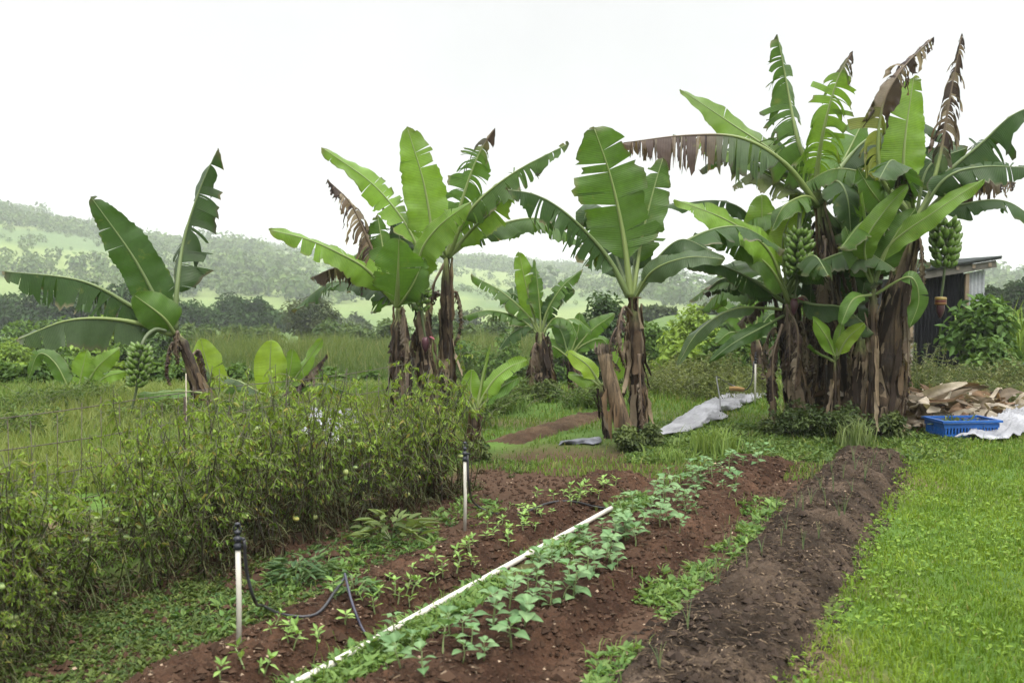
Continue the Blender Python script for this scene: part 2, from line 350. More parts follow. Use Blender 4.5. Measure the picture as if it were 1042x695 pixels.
def spline(pts, n):
    P = [Vector(p) for p in pts]
    if len(P) == 2: P = [P[0], P[0].lerp(P[1], .5), P[1]]
    Q = [P[0] * 2 - P[1]] + P + [P[-1] * 2 - P[-2]]; out = []
    for a in range(len(P) - 1):
        p0, p1, p2, p3 = Q[a:a + 4]
        for b in range(24):
            t = b / 24; out.append(.5 * ((2 * p1) + (p2 - p0) * t + (2 * p0 - 5 * p1 + 4 * p2 - p3) * t * t + (3 * p1 - p0 - 3 * p2 + p3) * t ** 3))
    out.append(P[-1]); X = np.array([list(p) for p in out]); d = np.r_[0, np.cumsum(np.linalg.norm(np.diff(X, axis=0), axis=1))]
    s = np.linspace(0, d[-1], n); return np.stack([np.interp(s, d, X[:, k]) for k in range(3)], 1), d[-1]

def _cl(g, b0, n):      # tears come in bunches along the blade
    c = g.uniform(b0 + .05, .97, max(1, n // 3)); x = np.where(g.random(n) < .55, c[g.integers(0, len(c), n)] + g.normal(size=n) * .05, g.uniform(b0 + .05, .985, n)); return np.clip(x, b0 + .02, .985)
def leaf_blade(pts, W, n, tear=4, droop=.25, dry=2.0, fold=.25, b0=.16, green='m', seed=0, one=0, yellow=0.0):
    """A banana leaf: blade torn along its veins into strips that hang from the midrib. Returns blade and midrib meshes."""
    g = np.random.default_rng(seed); NS = 72; X, Ln = spline(pts, NS); T = np.gradient(X, axis=0); T /= np.linalg.norm(T, axis=1)[:, None]
    n = np.asarray(n, float); side = np.cross(T, n); side /= np.linalg.norm(side, axis=1)[:, None] + 1e-6; nn = np.cross(side, T)
    tt = np.linspace(0, 1, NS)
    def prof(t):
        q = np.clip((t - b0) / (1 - b0), 0, 1); return np.minimum(1, (q / .16 + .02) ** .62) * np.clip((1.0 - q) / .42, 0, 1) ** .5 * (1 - .12 * q)
    mb = MB(); down = np.array([0, 0, -1.]); MS = 7
    gcol = np.array(GREEN[green]) * g.uniform(.85, 1.18); gcol = gcol * (1 - yellow) + np.array([.3, .24, .05]) * yellow
    for sg in (-1, 1):
        cuts = np.sort(_cl(g, b0, max(0, int((tear * 1.35 + 1) * g.uniform(.75, 1.25)) if tear > 1 else tear))) if tear else np.array([])
        edges = np.r_[b0, cuts, 1.0]
        lean_f = fold + g.uniform(-.12, .12)
        for a, b in zip(edges[:-1], edges[1:]):
            if b - a < .006: continue
            K = max(3, int((b - a) * 60)); t = np.linspace(a, b, K); mid = (a + b) / 2
            dr = sst(dry, dry + .15, np.array([mid]))[0]
            gg = np.clip(droop * g.uniform(.35, 1.8) + .45 * dr, 0, .97); s0 = g.uniform(.02, .35) if g.random() < .6 else g.uniform(.3, .8)
            shr = (g.uniform(.02, .14) if g.random() < .5 else .004) + .5 * dr * g.uniform(.4, 1.2); wsc = 1 + .10 * g.normal() * min(1, tear / 4) + dr * g.uniform(-.45, .15)
            tw = g.normal() * (.18 + .3 * dr) * min(1., tear / 5); sw = .22 + .1 * g.normal() * min(1, tear / 4)
            V = np.zeros((K, MS, 3)); UVs = np.zeros((K, MS, 2)); Cc = np.zeros((K, MS, 3)); pos = None
            bc = BROWN[g.integers(0, 4)] * g.uniform(.75, 1.25); c0 = gcol * g.uniform(.93, 1.07); rag = 1 + .07 * g.normal(size=K) * min(1, (tear / 6)) * (1 + dr)
            for q in range(MS):
                s = q / (MS - 1); ts = mid + (t - mid) * (1 - shr * max(0, s - s0))
                Xs = np.stack([np.interp(ts, tt, X[:, c]) for c in range(3)], 1); Sd = np.stack([np.interp(ts, tt, side[:, c]) for c in range(3)], 1)
                Nn = np.stack([np.interp(ts, tt, nn[:, c]) for c in range(3)], 1); Tn = np.stack([np.interp(ts, tt, T[:, c]) for c in range(3)], 1)
                f = lean_f + tw * max(0, s - s0); wd = W * prof(t) * wsc * rag
                d = sg * Sd * math.cos(f) - Nn * math.sin(f) + Tn * sw; h = gg * s ** .7
                d = d * (1 - h) + down * h; d /= np.linalg.norm(d, axis=1)[:, None]
                if q == 0: pos = Xs.copy(); prev = Xs
                else: pos = pos + d * (wd / (MS - 1))[:, None] + (Xs - prev); prev = Xs
                ripple = (.012 * np.sin(t * Ln * 26 + seed) + .034 * np.sin(t * Ln * (6 + seed % 5) + seed * 1.7 + sg) * s) * s * (1 - dr) + .03 * dr * s * np.sin(t * Ln * 90 + g.uniform(0, 6))
                V[:, q] = pos + Nn * ripple[:, None]; UVs[:, q, 0] = t * Ln + s * .02; UVs[:, q, 1] = s
                e = np.clip(dr + (.75 if (s > .92 and g.random() < .45) else 0) * min(1, tear / 8), 0, 1)
                tipb = sst(.93, 1.0, t) * .6 * min(1, tear / 5); e = np.clip(e + tipb, 0, 1)
                Cc[:, q] = mixc(c0, bc, e)
            if one and sg == -one: V = X[np.clip((t * (NS - 1)).astype(int), 0, NS - 1)][:, None] + (V - X[np.clip((t * (NS - 1)).astype(int), 0, NS - 1)][:, None]) * .35
            idx = np.arange(K * MS).reshape(K, MS); qd = np.stack([idx[:-1, :-1], idx[1:, :-1], idx[1:, 1:], idx[:-1, 1:]], -1).reshape(-1, 4)
            mb.add(V.reshape(-1, 3), q=qd if sg > 0 else qd[:, ::-1], c=Cc.reshape(-1, 3), uv=UVs.reshape(-1, 2))
    rib = MB(); drt = sst(dry, dry + .15, tt); rc = mixc(np.array([.17, .22, .07]) if green != 'd' else np.array([.12, .165, .06]), np.array([.12, .085, .055]), drt)
    k_ = W / .30; rib.tube(X[::2], (.034 * (1 - tt[::2]) ** 1.5 + .0045) * max(.5, min(1.1, k_)), None, n=6, cols=rc[::2])
    return mb.mesh('leaf'), rib.mesh('midrib'), dry < .5

BANANA_ME = None
def banana_mesh():
    global BANANA_ME
    if BANANA_ME: return BANANA_ME
    mb = MB(); t = np.linspace(0, 1, 9); ang = t * 1.15
    pts = np.stack([.118 * np.sin(ang), 0 * t, .118 * (1 - np.cos(ang))], 1)
    rad = .029 * np.array([.38, .55, .88, 1, 1.02, .98, .82, .5, .22])
    cols = mixc((.075, .130, .024), (.10, .165, .032), t); cols[-1] = (.03, .025, .02); cols[0] = (.12, .19, .05)
    mb.tube(pts, rad, None, n=6, cols=cols); BANANA_ME = mb.mesh('banana'); BANANA_ME.materials.append(M_FRUIT); return BANANA_ME

class Banana:
    def __init__(s, name, label, px, py, Y, cat='banana plant', group=None):
        p = at(px, py, Y); s.base = Vector((p.x, Y, float(H(p.x, Y)) - .02)); s.Y = Y; s.sd = int(px * 7 + py)
        s.o = tag(empty(name, s.base), label, cat, group)
    def p(s, px, py, dy=0.0): return at(px, py, s.Y + dy) - s.base
    def m(s, px): return px / F * s.Y
    def stem(s, pts, r, flaps=10, col=((.024, .016, .011), (.075, .052, .032)), drop=True, fl=(.35, .8)):
        """pts: pixels from foot to crown (foot prolonged to the ground), r: radius in metres at foot and crown."""
        P = [Vector((0, 0, 0))] + [s.p(*q) for q in (pts[1:] if len(pts) > 1 else pts)]
        r = (r[0] * .80, r[1] * .80); n = 24; X, Ln = spline(P, n); s.axis = X; g = np.random.default_rng(s.sd); t = np.linspace(0, 1, n)
        rad = (r[0] * (1 - t) + r[1] * t) * (1 + .10 * g.normal(size=n)); rad[0] *= 1.18
        cols = mixc(col[0], col[1], np.clip(t * .5 + g.normal(size=n) * .35, 0, 1)); nk = sst(.80, .97, t); rad = rad * (1 - .5 * nk ** 1.5); cols = cols * (1 - nk[:, None]) + np.array([.12, .14, .05]) * nk[:, None]
        mb = MB(); mb.tube(X, rad, None, n=14, cols=cols, wob=.22, seed=s.sd); link('pseudostem', mb.mesh('pseudostem'), M_STEM, s.o)
        if flaps:      # dead leaf sheaths peeling off the stem
            mb = MB()
            for _ in range(flaps * 3):
                t0 = g.uniform(.10, .93); L = g.uniform(*fl) * min(1, Ln); up = g.random() < .35; K = 9; th = g.uniform(0, 6.28)
                tq = np.clip(t0 + np.linspace(0, 1, K) * (L / Ln) * (1 if up else -1), 0.02, 1.02); wd = g.uniform(.10, .42)
                c = np.array([(.11, .075, .045), (.055, .035, .022), (.18, .135, .09), (.026, .017, .012), (.25, .195, .135)][g.integers(0, 5)]) * g.uniform(.6, 1.15)
                V = np.zeros((K, 4, 3)); Xs = np.stack([np.interp(tq, t, X[:, k_]) for k_ in range(3)], 1); rs = np.interp(tq, t, rad)
                off = np.linspace(0, 1, K) ** 2 * g.uniform(.01, .12) * (1 if g.random() < .5 else .2) + .006; tw = g.normal() * .35
                for q in range(4):
                    a = th + (q / 3 - .5) * 2 * wd * (1 - .6 * np.linspace(0, 1, K) ** 2) + tw * np.linspace(0, 1, K)
                    V[:, q] = Xs + np.stack([np.cos(a), np.sin(a), 0 * a], 1) * (rs + off + .018 * (q in (0, 3)) * g.uniform(-.6, 1.5))[:, None]
                V += g.normal(size=V.shape) * .006; V[-1] += (V[-1].mean(0) - V[-1]) * g.uniform(0, .9)
                ix = np.arange(K * 4).reshape(K, 4); mb.add(V.reshape(-1, 3), q=np.stack([ix[:-1, :-1], ix[1:, :-1], ix[1:, 1:], ix[:-1, 1:]], -1).reshape(-1, 4), c=c)
            link('dead_sheath', mb.mesh('dead_sheath'), M_DRY, s.o)
        return s
    def leaf(s, pts, w, n=(0, -1, .3), **kw):
        """pts: pixel midrib, each (px, py[, metres nearer(-) or farther(+)]), w: half width in pixels."""
        s.sd += 17; kw.setdefault('seed', s.sd)
        bl, rb, dead = leaf_blade([s.p(*q) for q in pts], s.m(w), n, **kw)
        o = link('leaf', bl, M_LEAF, s.o)
        if kw.get('dry', 2) < .1: o['label'] = 'dried brown leaf torn into hanging strips'
        elif kw.get('dry', 2) < 1: o['label'] = 'leaf with a dried brown torn outer end'
        link('midrib', rb, M_RIB, o); return s
    def skirt(s, n, L=(.45, 1.0), t=(.6, .95)):
        """Dead leaves still hanging from the stem below the crown."""
        g = np.random.default_rng(s.sd + 5); m_ = len(s.axis)
        for q in range(n):
            a = Vector(s.axis[int(g.uniform(*t) * (m_ - 1))]); th = g.uniform(0, 6.28); d = Vector((math.cos(th), math.sin(th), 0)); ll = g.uniform(*L); o_ = g.uniform(.08, .30)
            P = [a, a + d * o_ * .8 + Vector((0, 0, .10)), a + d * o_ * 1.2 - Vector((0, 0, ll * .45)), a + d * o_ * g.uniform(.4, 1.1) - Vector((0, 0, ll))]
            P[-1].z = max(P[-1].z, .05); s.sd += 17; bl, rb, _ = leaf_blade(P, g.uniform(.09, .17), tuple(d * .9 + Vector((0, -.3, .2))), tear=8, droop=.5, dry=-1, b0=.15, seed=s.sd)
            o = link('leaf', bl, M_LEAF, s.o); o['label'] = 'dead brown leaf hanging down the stem'; link('midrib', rb, M_RIB, o)
        return s
    def fill(s, n, L=(1.3, 2.0), w=.25, greens='dm', front=.3, k0=.2, k1=1.0):
        """More living leaves of the crown, spreading in every direction."""
        g = np.random.default_rng(s.sd + 9); c = Vector(s.axis[-1])
        for q in range(n):
            th = g.uniform(0, 6.28); d = Vector((math.cos(th), math.sin(th), 0))
            if d.y < 0 and g.random() > front: d.y = -d.y
            ll = g.uniform(*L); k = g.uniform(k0, k1); P = [c, c + d * ll * .28 + Vector((0, 0, ll * .38 * k)), c + d * ll * .62 + Vector((0, 0, ll * .52 * k)), c + d * ll * .92 + Vector((0, 0, ll * (.62 * k - .22)))]
            s.sd += 17; gr = greens[g.integers(0, len(greens))]; bl, rb, _ = leaf_blade(P, w * g.uniform(.85, 1.15), (-d.x * .4, -d.y * .4 - .25, 1), tear=int(g.integers(2, 14)), droop=g.uniform(.2, .6), fold=g.uniform(.2, .5), green=gr, b0=.18, seed=s.sd)
            o = link('leaf', bl, M_LEAF, s.o); link('midrib', rb, M_RIB, o)
        return s
    def bunch(s, top, mid, bot, flower, n_hands=7, rad=.15, per=11, open_=False, seed=3):
        """Hanging fruit: stalk from the crown, rings of fingers from mid to bot, the blossom below."""
        g = np.random.default_rng(seed); P = [s.p(*q) for q in (top, mid, bot, flower)]
        a = s.p(*top); X, Ln = spline([a, (a + P[1]) / 2 + Vector((0, 0, .10))] + P[1:], 22)
        mb = MB(); mb.tube(X, np.linspace(.026, .012, 22), (.07, .095, .04), n=7); st = link('fruit_bunch', mb.mesh('fruit_bunch'), M_RIB, s.o)
        me = banana_mesh(); A, B = P[1], P[2]; ax = (B - A)
        for h in range(n_hands):
            f = (h + .3) / n_hands; c = A + ax * f; big = (1 - .35 * abs(f - .35)) * rad / .15
            for q in range(per):
                th = q * 2 * math.pi / per + h * .37 + g.normal() * .12
                o = bpy.data.objects.new('banana', me); COL.objects.link(o); o.parent = st
                rr_ = .045 * big; o.location = c + Vector((math.cos(th) * rr_, math.sin(th) * rr_, g.normal() * .012 - .02))
                o.rotation_euler = (g.normal() * .12, -.02 + g.normal() * .14, th); sc_ = big * g.uniform(.88, 1.1); o.scale = (sc_, sc_, sc_)
        mb = MB(); k = .9
        pr = np.array([(.004, .03), (.035, .02), (.05, -.02), (.052, -.07), (.04, -.12), (.02, -.165), (.003, -.19)]) * k
        mb.lathe(pr, (.10, .022, .035), n=12, cols=mixc((.07, .022, .028), (.035, .012, .022), np.linspace(0, 1, 7)))
        if open_:
            for q, cc_ in ((0, (.16, .07, .02)), (1, (.10, .018, .02)), (2, (.20, .14, .03))):
                mb.lathe(np.array([(.012, .02), (.06, .015 - .0), (.068, -.012), (.05, -.02)]) + np.array([0, .005 + .026 * q]), cc_, n=12)
        else:
            g2 = np.random.default_rng(5); D = np.array([[.8, -.4, -.1]]); mb.leaves(np.array([[0.02, 0, .02]]), D, np.array([[0, 0, 1.]]), .11, .07, (.2, .04, .06))
        o = link('blossom', mb.mesh('blossom'), M_FRUIT, s.o); o.location = P[3]; return s

UP = (0, -.35, 1); CAMN = (0, -1, .25); UPC = (0, -.75, .7)
BG = 'banana plants of the plot'
# --- leftmost plant with its bunch hanging on the left
b = Banana('banana_plant', 'leaning banana plant with a bunch hanging below a long curtain-like leaf', 212, 425, 12.5, group=BG)
b.stem([(207, 400), (193, 368), (177, 333)], (.115, .065), 10)
b.skirt(3, (.3, .6))
b.leaf([(178, 336), (180, 296), (187, 245, .2), (203, 194, .3), (222, 151, .3)], 30, (-.35, -.9, .25), tear=9, droop=.55, fold=.55, b0=.2, green='d')
b.leaf([(176, 337), (160, 306), (134, 259, -.1), (92, 200, -.2)], 23, (.1, -1, .1), tear=3, droop=.06, fold=.12, green='d', b0=.08)
b.leaf([(177, 338), (138, 314, -.2), (83, 286, -.4), (2, 276, -.5)], 34, (.1, -.75, .7), tear=26, droop=.9, fold=.6, green='d', b0=.12)
b.leaf([(176, 340), (125, 326, -.3), (70, 326, -.6), (17, 346, -.8)], 30, (0, -.85, .6), tear=5, droop=.55, fold=.6, green='g', b0=.1)
b.leaf([(178, 340), (165, 322, -.2), (136, 300, -.35)], 20, (.1, -1, .3), tear=1, droop=.1, fold=.3, green='m', b0=.1)
b.leaf([(205, 400, -.1), (180, 398, -.4), (140, 402, -.6)], 10, (0, -.6, .8), tear=2, droop=.2, green='m', b0=.2)
b.bunch((168, 337, -.3), (144, 352, -.75), (139, 395, -.8), (131, 428, -.8), 7, .15, 11)
# --- small plants left of and around it
b = Banana('young_banana_plant', 'short pale green banana clump with a drooping leaf, left of the hanging fruit', 78, 425, 16.0, group=BG)
b.stem([(78, 408)], (.09, .06), 4)
for P, w_, c, d in (([(78, 408), (82, 385), (88, 357)], 13, 'l', .1), ([(76, 410), (58, 372), (40, 360), (29, 385)], 9, 'm', .3), ([(80, 408), (98, 375), (122, 354)], 11, 'l', .1),
                    ([(80, 410), (105, 385), (128, 378)], 10, 'l', .3), ([(76, 410), (62, 395), (50, 402)], 8, 'm', .3)):
    b.leaf(P, w_, CAMN, tear=3, droop=d, green=c, b0=.2)
b = Banana('young_banana_plant', 'young banana plant with one broad upright translucent leaf beside the leaning stem', 224, 428, 13.4, group=BG)
b.stem([(224, 405)], (.06, .05), 3)
b.leaf([(224, 408), (212, 375), (204, 344)], 17, CAMN, tear=1, droop=.04, fold=.1, green='y', b0=.1); b.leaf([(224, 406), (240, 388), (262, 398)], 10, UP, tear=2, droop=.3, green='m')
b.leaf([(225, 408), (218, 388), (205, 372), (185, 376)], 9, UP, tear=8, droop=.3, green='g')
b = Banana('young_banana_plant', 'young banana plant with a wide bright paddle leaf and a small dried leaf', 280, 428, 13.0, group=BG)
b.stem([(282, 408)], (.06, .05), 3)
b.leaf([(281, 408), (275, 378), (276, 346)], 19, CAMN, tear=0, droop=.03, fold=.08, green='y', b0=.08)
b.leaf([(284, 408), (294, 382), (298, 355)], 12, CAMN, tear=2, droop=.1, green='l'); b.leaf([(284, 408), (305, 378), (328, 345)], 10, (-.4, -1, .3), tear=2, droop=.1, green='l')
b.leaf([(286, 405), (310, 384), (333, 361)], 12, UP, tear=10, droop=.6, dry=-1); b.leaf([(279, 406), (258, 396), (238, 386), (215, 384)], 9, UP, tear=12, droop=.3, green='g')
b.leaf([(284, 408), (320, 390), (350, 398)], 8, UP, tear=3, droop=.3, green='m')

# --- second clump: three stems
b = Banana('banana_plant', 'banana plant with a long leaf over a dried one, left of the three-stemmed clump', 409, 434, 11.8, group=BG)
b.stem([(408, 394), (406, 312)], (.12, .095), 14)
b.skirt(2, (.3, .7)); b.fill(1)
b.leaf([(404, 312), (375, 276, -.2), (343, 257, -.4), (310, 243, -.6), (273, 234, -.7)], 19, (.1, -.75, .65), tear=4, droop=.3, fold=.35, green='l', b0=.14)
b.leaf([(404, 312, -.1), (405, 280, -.35), (406, 243, -.5)], 27, (0, -1, .1), tear=3, droop=.15, fold=.35, green='m', b0=.05)
b.leaf([(402, 310), (392, 265, .1), (384, 218, .2)], 20, (.3, -1, .1), tear=8, droop=.3, fold=.4, green='m', b0=.12)
b.leaf([(403, 305, .2), (377, 250, .2), (357, 208, .1), (333, 183, 0)], 26, (0, -.6, .8), tear=22, droop=.8, dry=.1, b0=.25)
b.leaf([(400, 305), (370, 278, -.1), (345, 272, -.2), (316, 283, -.3)], 22, UPC, tear=12, droop=.8, dry=-1, b0=.25)
b.leaf([(406, 312, -.1), (420, 290, -.3), (432, 262, -.3)], 15, (-.3, -1, .3), tear=3, droop=.25, fold=.4, green='m')
b = Banana('banana_plant', 'banana plant with the tallest upright leaf and green fruit, middle of the three-stemmed clump', 440, 436, 12.0, group=BG)
b.stem([(438, 395), (427, 312)], (.12, .095), 14)
b.skirt(2, (.3, .7)); b.fill(2)
b.leaf([(428, 306), (424, 250), (385, 193, .1), (327, 150, .1)], 16, (.35, -.9, .4), tear=9, droop=.22, fold=.3, green='l', b0=.30)
b.leaf([(430, 306), (439, 248), (432, 190), (414, 129)], 24, (.1, -1, .1), tear=3, droop=.05, fold=.1, green='l', b0=.22)
b.leaf([(429, 306), (427, 262, -.2), (445, 232, -.3), (480, 205, -.4)], 19, (-.4, -.9, .4), tear=3, droop=.18, fold=.3, green='l', b0=.2)
b.leaf([(428, 306), (412, 262, .3), (402, 222, .5)], 18, CAMN, tear=5, droop=.2, green='d')
b.leaf([(430, 306), (420, 262, .4), (392, 214, .5), (385, 205, .5)], 14, UP, tear=12, droop=.6, dry=.3)
b.bunch((428, 306, -.1), (430, 290, -.2), (429, 318, -.2), (433, 345, -.2), 4, .12, 9)
b = Banana('banana_plant', 'banana plant with a brown shrivelled leaf tip, right stem of the three-stemmed clump', 455, 430, 12.6, group=BG)
b.stem([(454, 370), (454, 262)], (.115, .08), 12)
b.skirt(2, (.3, .7)); b.fill(2)
b.leaf([(455, 262), (464, 225), (478, 180), (490, 152), (504, 130)], 24, (.3, -.9, .3), tear=15, droop=.55, fold=.45, green='m', b0=.22, dry=.76)
b.leaf([(456, 262), (478, 215, -.2), (520, 178, -.3), (579, 146, -.4)], 20, (-.3, -.75, .65), tear=16, droop=.6, fold=.45, green='m', b0=.25)
b.leaf([(456, 262), (478, 236), (502, 214, -.2), (520, 190, -.3)], 22, (-.4, -.9, .2), tear=4, droop=.2, fold=.3, green='l', b0=.15)
b.leaf([(455, 262), (440, 222, -.2), (440, 190, -.2)], 16, (.3, -1, .2), tear=4, droop=.2, green='m', b0=.25)
b.leaf([(456, 262), (485, 212, .3), (520, 182, .4), (528, 205, .4)], 15, UP, tear=8, droop=.4, green='m', b0=.3)
b.leaf([(453, 264), (448, 240, .1), (460, 215, .2)], 16, CAMN, tear=2, droop=.1, green='d')
b.leaf([(452, 268), (438, 300, -.1), (436, 350, -.1), (440, 380, -.1)], 6, (0, -1, 0), tear=4, droop=.5, dry=-1)

# --- young plant at the end of the tomato row
b = Banana('young_banana_plant', 'young banana plant at the end of the tomato row with one leaf reaching right', 481, 465, 9.75, group=BG)
b.stem([(480, 461), (484, 416)], (.055, .04), 5)
b.leaf([(484, 418), (500, 390), (518, 374), (537, 366)], 12, (-.2, -.8, .6), tear=2, droop=.15, green='l', b0=.15); b.leaf([(484, 418), (479, 398), (480, 376)], 11, CAMN, tear=1, droop=.1, green='l', b0=.15)
b.leaf([(485, 416), (492, 380), (499, 350)], 4, CAMN, tear=0, fold=1.0, droop=.0, green='l', b0=.1); b.leaf([(483, 420), (471, 405), (465, 425)], 8, UP, tear=1, droop=.4, green='y')
b.leaf([(486, 418), (505, 398), (528, 384)], 11, (-.2, -.6, .8), tear=2, droop=.25, green='m')

# --- back plants in the middle
b = Banana('banana_plant', 'small full-leaved banana plant far behind on the grass between the large clumps', 555, 405, 15.2, group=BG)
b.stem([(554, 395), (550, 338)], (.16, .09), 12)
b.skirt(3); b.fill(2, (1., 1.4), .2)
for P, w_, n_, te, d, c in (([(549, 340), (541, 315), (534, 285), (528, 256)], 13, CAMN, 2, .06, 'l'), ([(550, 340), (549, 312), (544, 264)], 12, (.7, -.7, .1), 6, .2, 'm'),
                       ([(551, 340), (556, 318), (572, 292), (593, 274)], 10, (-.4, -.8, .5), 10, .35, 'm'), ([(548, 340), (536, 320), (509, 296), (479, 280)], 12, (.2, -.6, .8), 14, .4, 'm'),
                       ([(548, 341), (528, 324), (498, 316), (470, 322)], 11, UP, 12, .6, 'm'), ([(549, 343), (538, 332), (520, 340), (508, 356)], 12, UP, 4, .5, 'd'),
                       ([(552, 341), (564, 324), (580, 328), (588, 345)], 11, UP, 5, .5, 'm'), ([(551, 338), (565, 305), (585, 296)], 10, CAMN, 5, .3, 'd'), ([(549, 338, .3), (525, 300, .4), (512, 310, .4)], 10, CAMN, 4, .3, 'd')):
    b.leaf(P, w_, n_, tear=te, droop=d, green=c, b0=.18)
b = Banana('banana_plant', 'banana plant behind the cut stump with two low leaves pointing right', 588, 402, 16.5, group=BG)
b.stem([(586, 390), (580, 362)], (.11, .08), 6)
for P, w_, te, d, c in (([(579, 364), (600, 338), (626, 319)], 10, 3, .15, 'm'), ([(580, 362), (595, 350), (612, 345), (622, 358)], 9, 3, .4, 'm'), ([(578, 362), (572, 340), (562, 322)], 9, 2, .2, 'd'),
                        ([(579, 364), (560, 352), (545, 362)], 9, 3, .4, 'm'), ([(579, 364), (588, 338), (590, 318)], 9, 3, .2, 'm')):
    b.leaf(P, w_, CAMN, tear=te, droop=d, green=c)

# --- middle plant with the broad upright leaf
b = Banana('banana_plant', 'single-stemmed banana plant with a broad ribbed upright leaf, beside the cut stump', 652, 452, 10.6, group=BG)
b.stem([(650, 450), (649, 400), (644, 303)], (.128, .075), 15)
b.skirt(2, (.3, .6)); b.fill(1)
b.leaf([(642, 303), (634, 238), (621, 179, -.05), (604, 129, -.1)], 36, (.05, -1, .05), tear=4, droop=.05, fold=.12, green='m', b0=.22)
b.leaf([(644, 303), (653, 243, .15), (666, 190, .25), (675, 160, .3)], 22, (-.2, -1, .1), tear=4, droop=.1, fold=.25, green='m', b0=.25)
b.leaf([(640, 302), (616, 259, -.1), (578, 219, -.3), (546, 199, -.4), (514, 193, -.5)], 28, (.2, -.75, .7), tear=20, droop=.6, fold=.45, green='d', b0=.2)
b.leaf([(645, 303), (665, 268, -.1), (693, 244, -.2), (724, 256, -.3)], 20, (-.1, -.6, .9), tear=5, droop=.45, fold=.4, green='d', b0=.28)
b.leaf([(646, 305), (664, 276, -.3), (700, 262, -.5), (738, 264, -.6)], 14, (0, -.8, .6), tear=2, droop=.1, green='g', b0=.22)
b.leaf([(642, 303), (622, 250, .4), (600, 215, .5), (592, 232, .5)], 20, CAMN, tear=3, droop=.3, green='d', b0=.2)
b.leaf([(643, 303), (650, 240, .4), (676, 205, .5)], 20, CAMN, tear=3, droop=.2, green='d', b0=.3)
b.leaf([(650, 360, -.12), (652, 400, -.16), (655, 445, -.2)], 7, (0, -1, 0), tear=6, droop=.5, dry=-1)

# stump
b = Banana('banana_stump', 'cut leaning banana stump with ragged top, leafless, against the single-stemmed plant', 636, 452, 10.3, cat='stump')
mb = MB(); P0 = b.p(640, 455); P1 = b.p(628, 412); P2 = b.p(613, 358)
X, Ln = spline([P0, P1, P2], 12); mb.tube(X, np.linspace(.102, .058, 12), None, n=14, cols=mixc((.085, .055, .032), (.13, .095, .058), np.linspace(0, 1, 12)), wob=.18, seed=4)
g = np.random.default_rng(9)
for q in range(16):
    th = q * .39; rad_ = .054; base = X[-1] + np.array([math.cos(th) * rad_, math.sin(th) * rad_, -.04]); mb.leaves([base], np.array([[math.cos(th) * .2 - .1, math.sin(th) * .2, 1]]), np.array([[math.cos(th), math.sin(th), .1]]), g.uniform(.07, .15), .05, np.array((.10, .08, .06)) * g.uniform(.5, 1.3))
link('pseudostem', mb.mesh('pseudostem'), M_STEM, b.o)
mb = MB()
for q in range(9):
    th = g.uniform(0, 6.28); tq = g.uniform(.1, .8); c_ = X[int(tq * 11)]; rad_ = .10 - .045 * tq
    mb.leaves([c_ + np.array([math.cos(th) * rad_, math.sin(th) * rad_, 0])], np.array([[math.cos(th) * .15, math.sin(th) * .15, -1]]), np.array([[math.cos(th), math.sin(th), 0.]]), g.uniform(.2, .5), g.uniform(.05, .1), np.array((.15, .10, .06)) * g.uniform(.4, 1.2))
link('dead_sheath', mb.mesh('dead_sheath'), M_DRY, b.o)
b = Banana('young_banana_plant', 'young banana sucker with pale upright leaves growing left of the cut stump', 618, 440, 11.0, group=BG)
b.stem([(618, 430), (611, 390)], (.045, .035), 3)
b.leaf([(611, 392), (598, 372), (577, 357)], 12, (.2, -.9, .5), tear=1, droop=.12, green='y', b0=.12); b.leaf([(611, 393), (596, 384), (578, 381)], 9, UP, tear=1, droop=.3, green='l')
b.leaf([(613, 392), (626, 372), (638, 343)], 13, (-.2, -1, .2), tear=1, droop=.08, green='l', b0=.12)

# --- the big clump on the right: several stems
b = Banana('banana_plant', 'left stem of the big clump, its green bunch hanging above a purple blossom', 815, 440, 11.6, group=BG)
b.stem([(812, 420), (805, 370), (800, 300)], (.15, .09), 14)
b.skirt(6); b.fill(4); b.fill(3, (1., 1.5), .22, 'dm', .6, -.3, .3)
b.leaf([(801, 303, -.1), (781, 254, -.4), (741, 225, -.6), (686, 203, -.7)], 21, (.1, -.75, .65), tear=2, droop=.12, fold=.2, green='l', b0=.12)
b.leaf([(803, 308, -.1), (781, 270, -.4), (741, 244, -.5), (705, 240, -.6)], 19, (.1, -.6, .8), tear=2, droop=.25, fold=.3, green='m', b0=.12)
b.leaf([(801, 310), (760, 282, -.2), (720, 266, -.3), (683, 262, -.35)], 18, (0, -.6, .8), tear=5, droop=.3, green='d', b0=.14)
b.leaf([(802, 310), (770, 286, .1), (735, 284, .1), (716, 300, .1)], 22, (0, -.7, .7), tear=5, droop=.4, fold=.4, green='d', b0=.14, dry=.8)
b.leaf([(799, 315), (749, 314, -.3), (712, 336, -.5), (689, 372, -.6)], 10, (.4, -.3, .8), tear=1, droop=.3, fold=.5, green='g', b0=.25)
b.leaf([(800, 320), (774, 334, -.4), (745, 350, -.6), (721, 369, -.7)], 8, (.3, -.8, .6), tear=1, droop=.3, fold=.3, green='d', b0=.2)
b.leaf([(800, 300, .3), (778, 245, .3), (775, 198, .3)], 22, CAMN, tear=1, droop=.06, fold=.15, green='l', b0=.25)
b.leaf([(801, 300, 0), (797, 240, -.1), (820, 198, -.1)], 15, (-.3, -1, .2), tear=1, droop=.1, fold=.2, green='y', b0=.3)
b.leaf([(800, 300, .6), (770, 230, .8), (735, 205, .9), (668, 211, .9)], 15, UP, tear=5, droop=.4, green='d', b0=.2)
b.leaf([(796, 330, -.25), (786, 370, -.35), (789, 440, -.35)], 11, (0, -1, 0), tear=7, droop=.5, dry=-1, b0=.1)
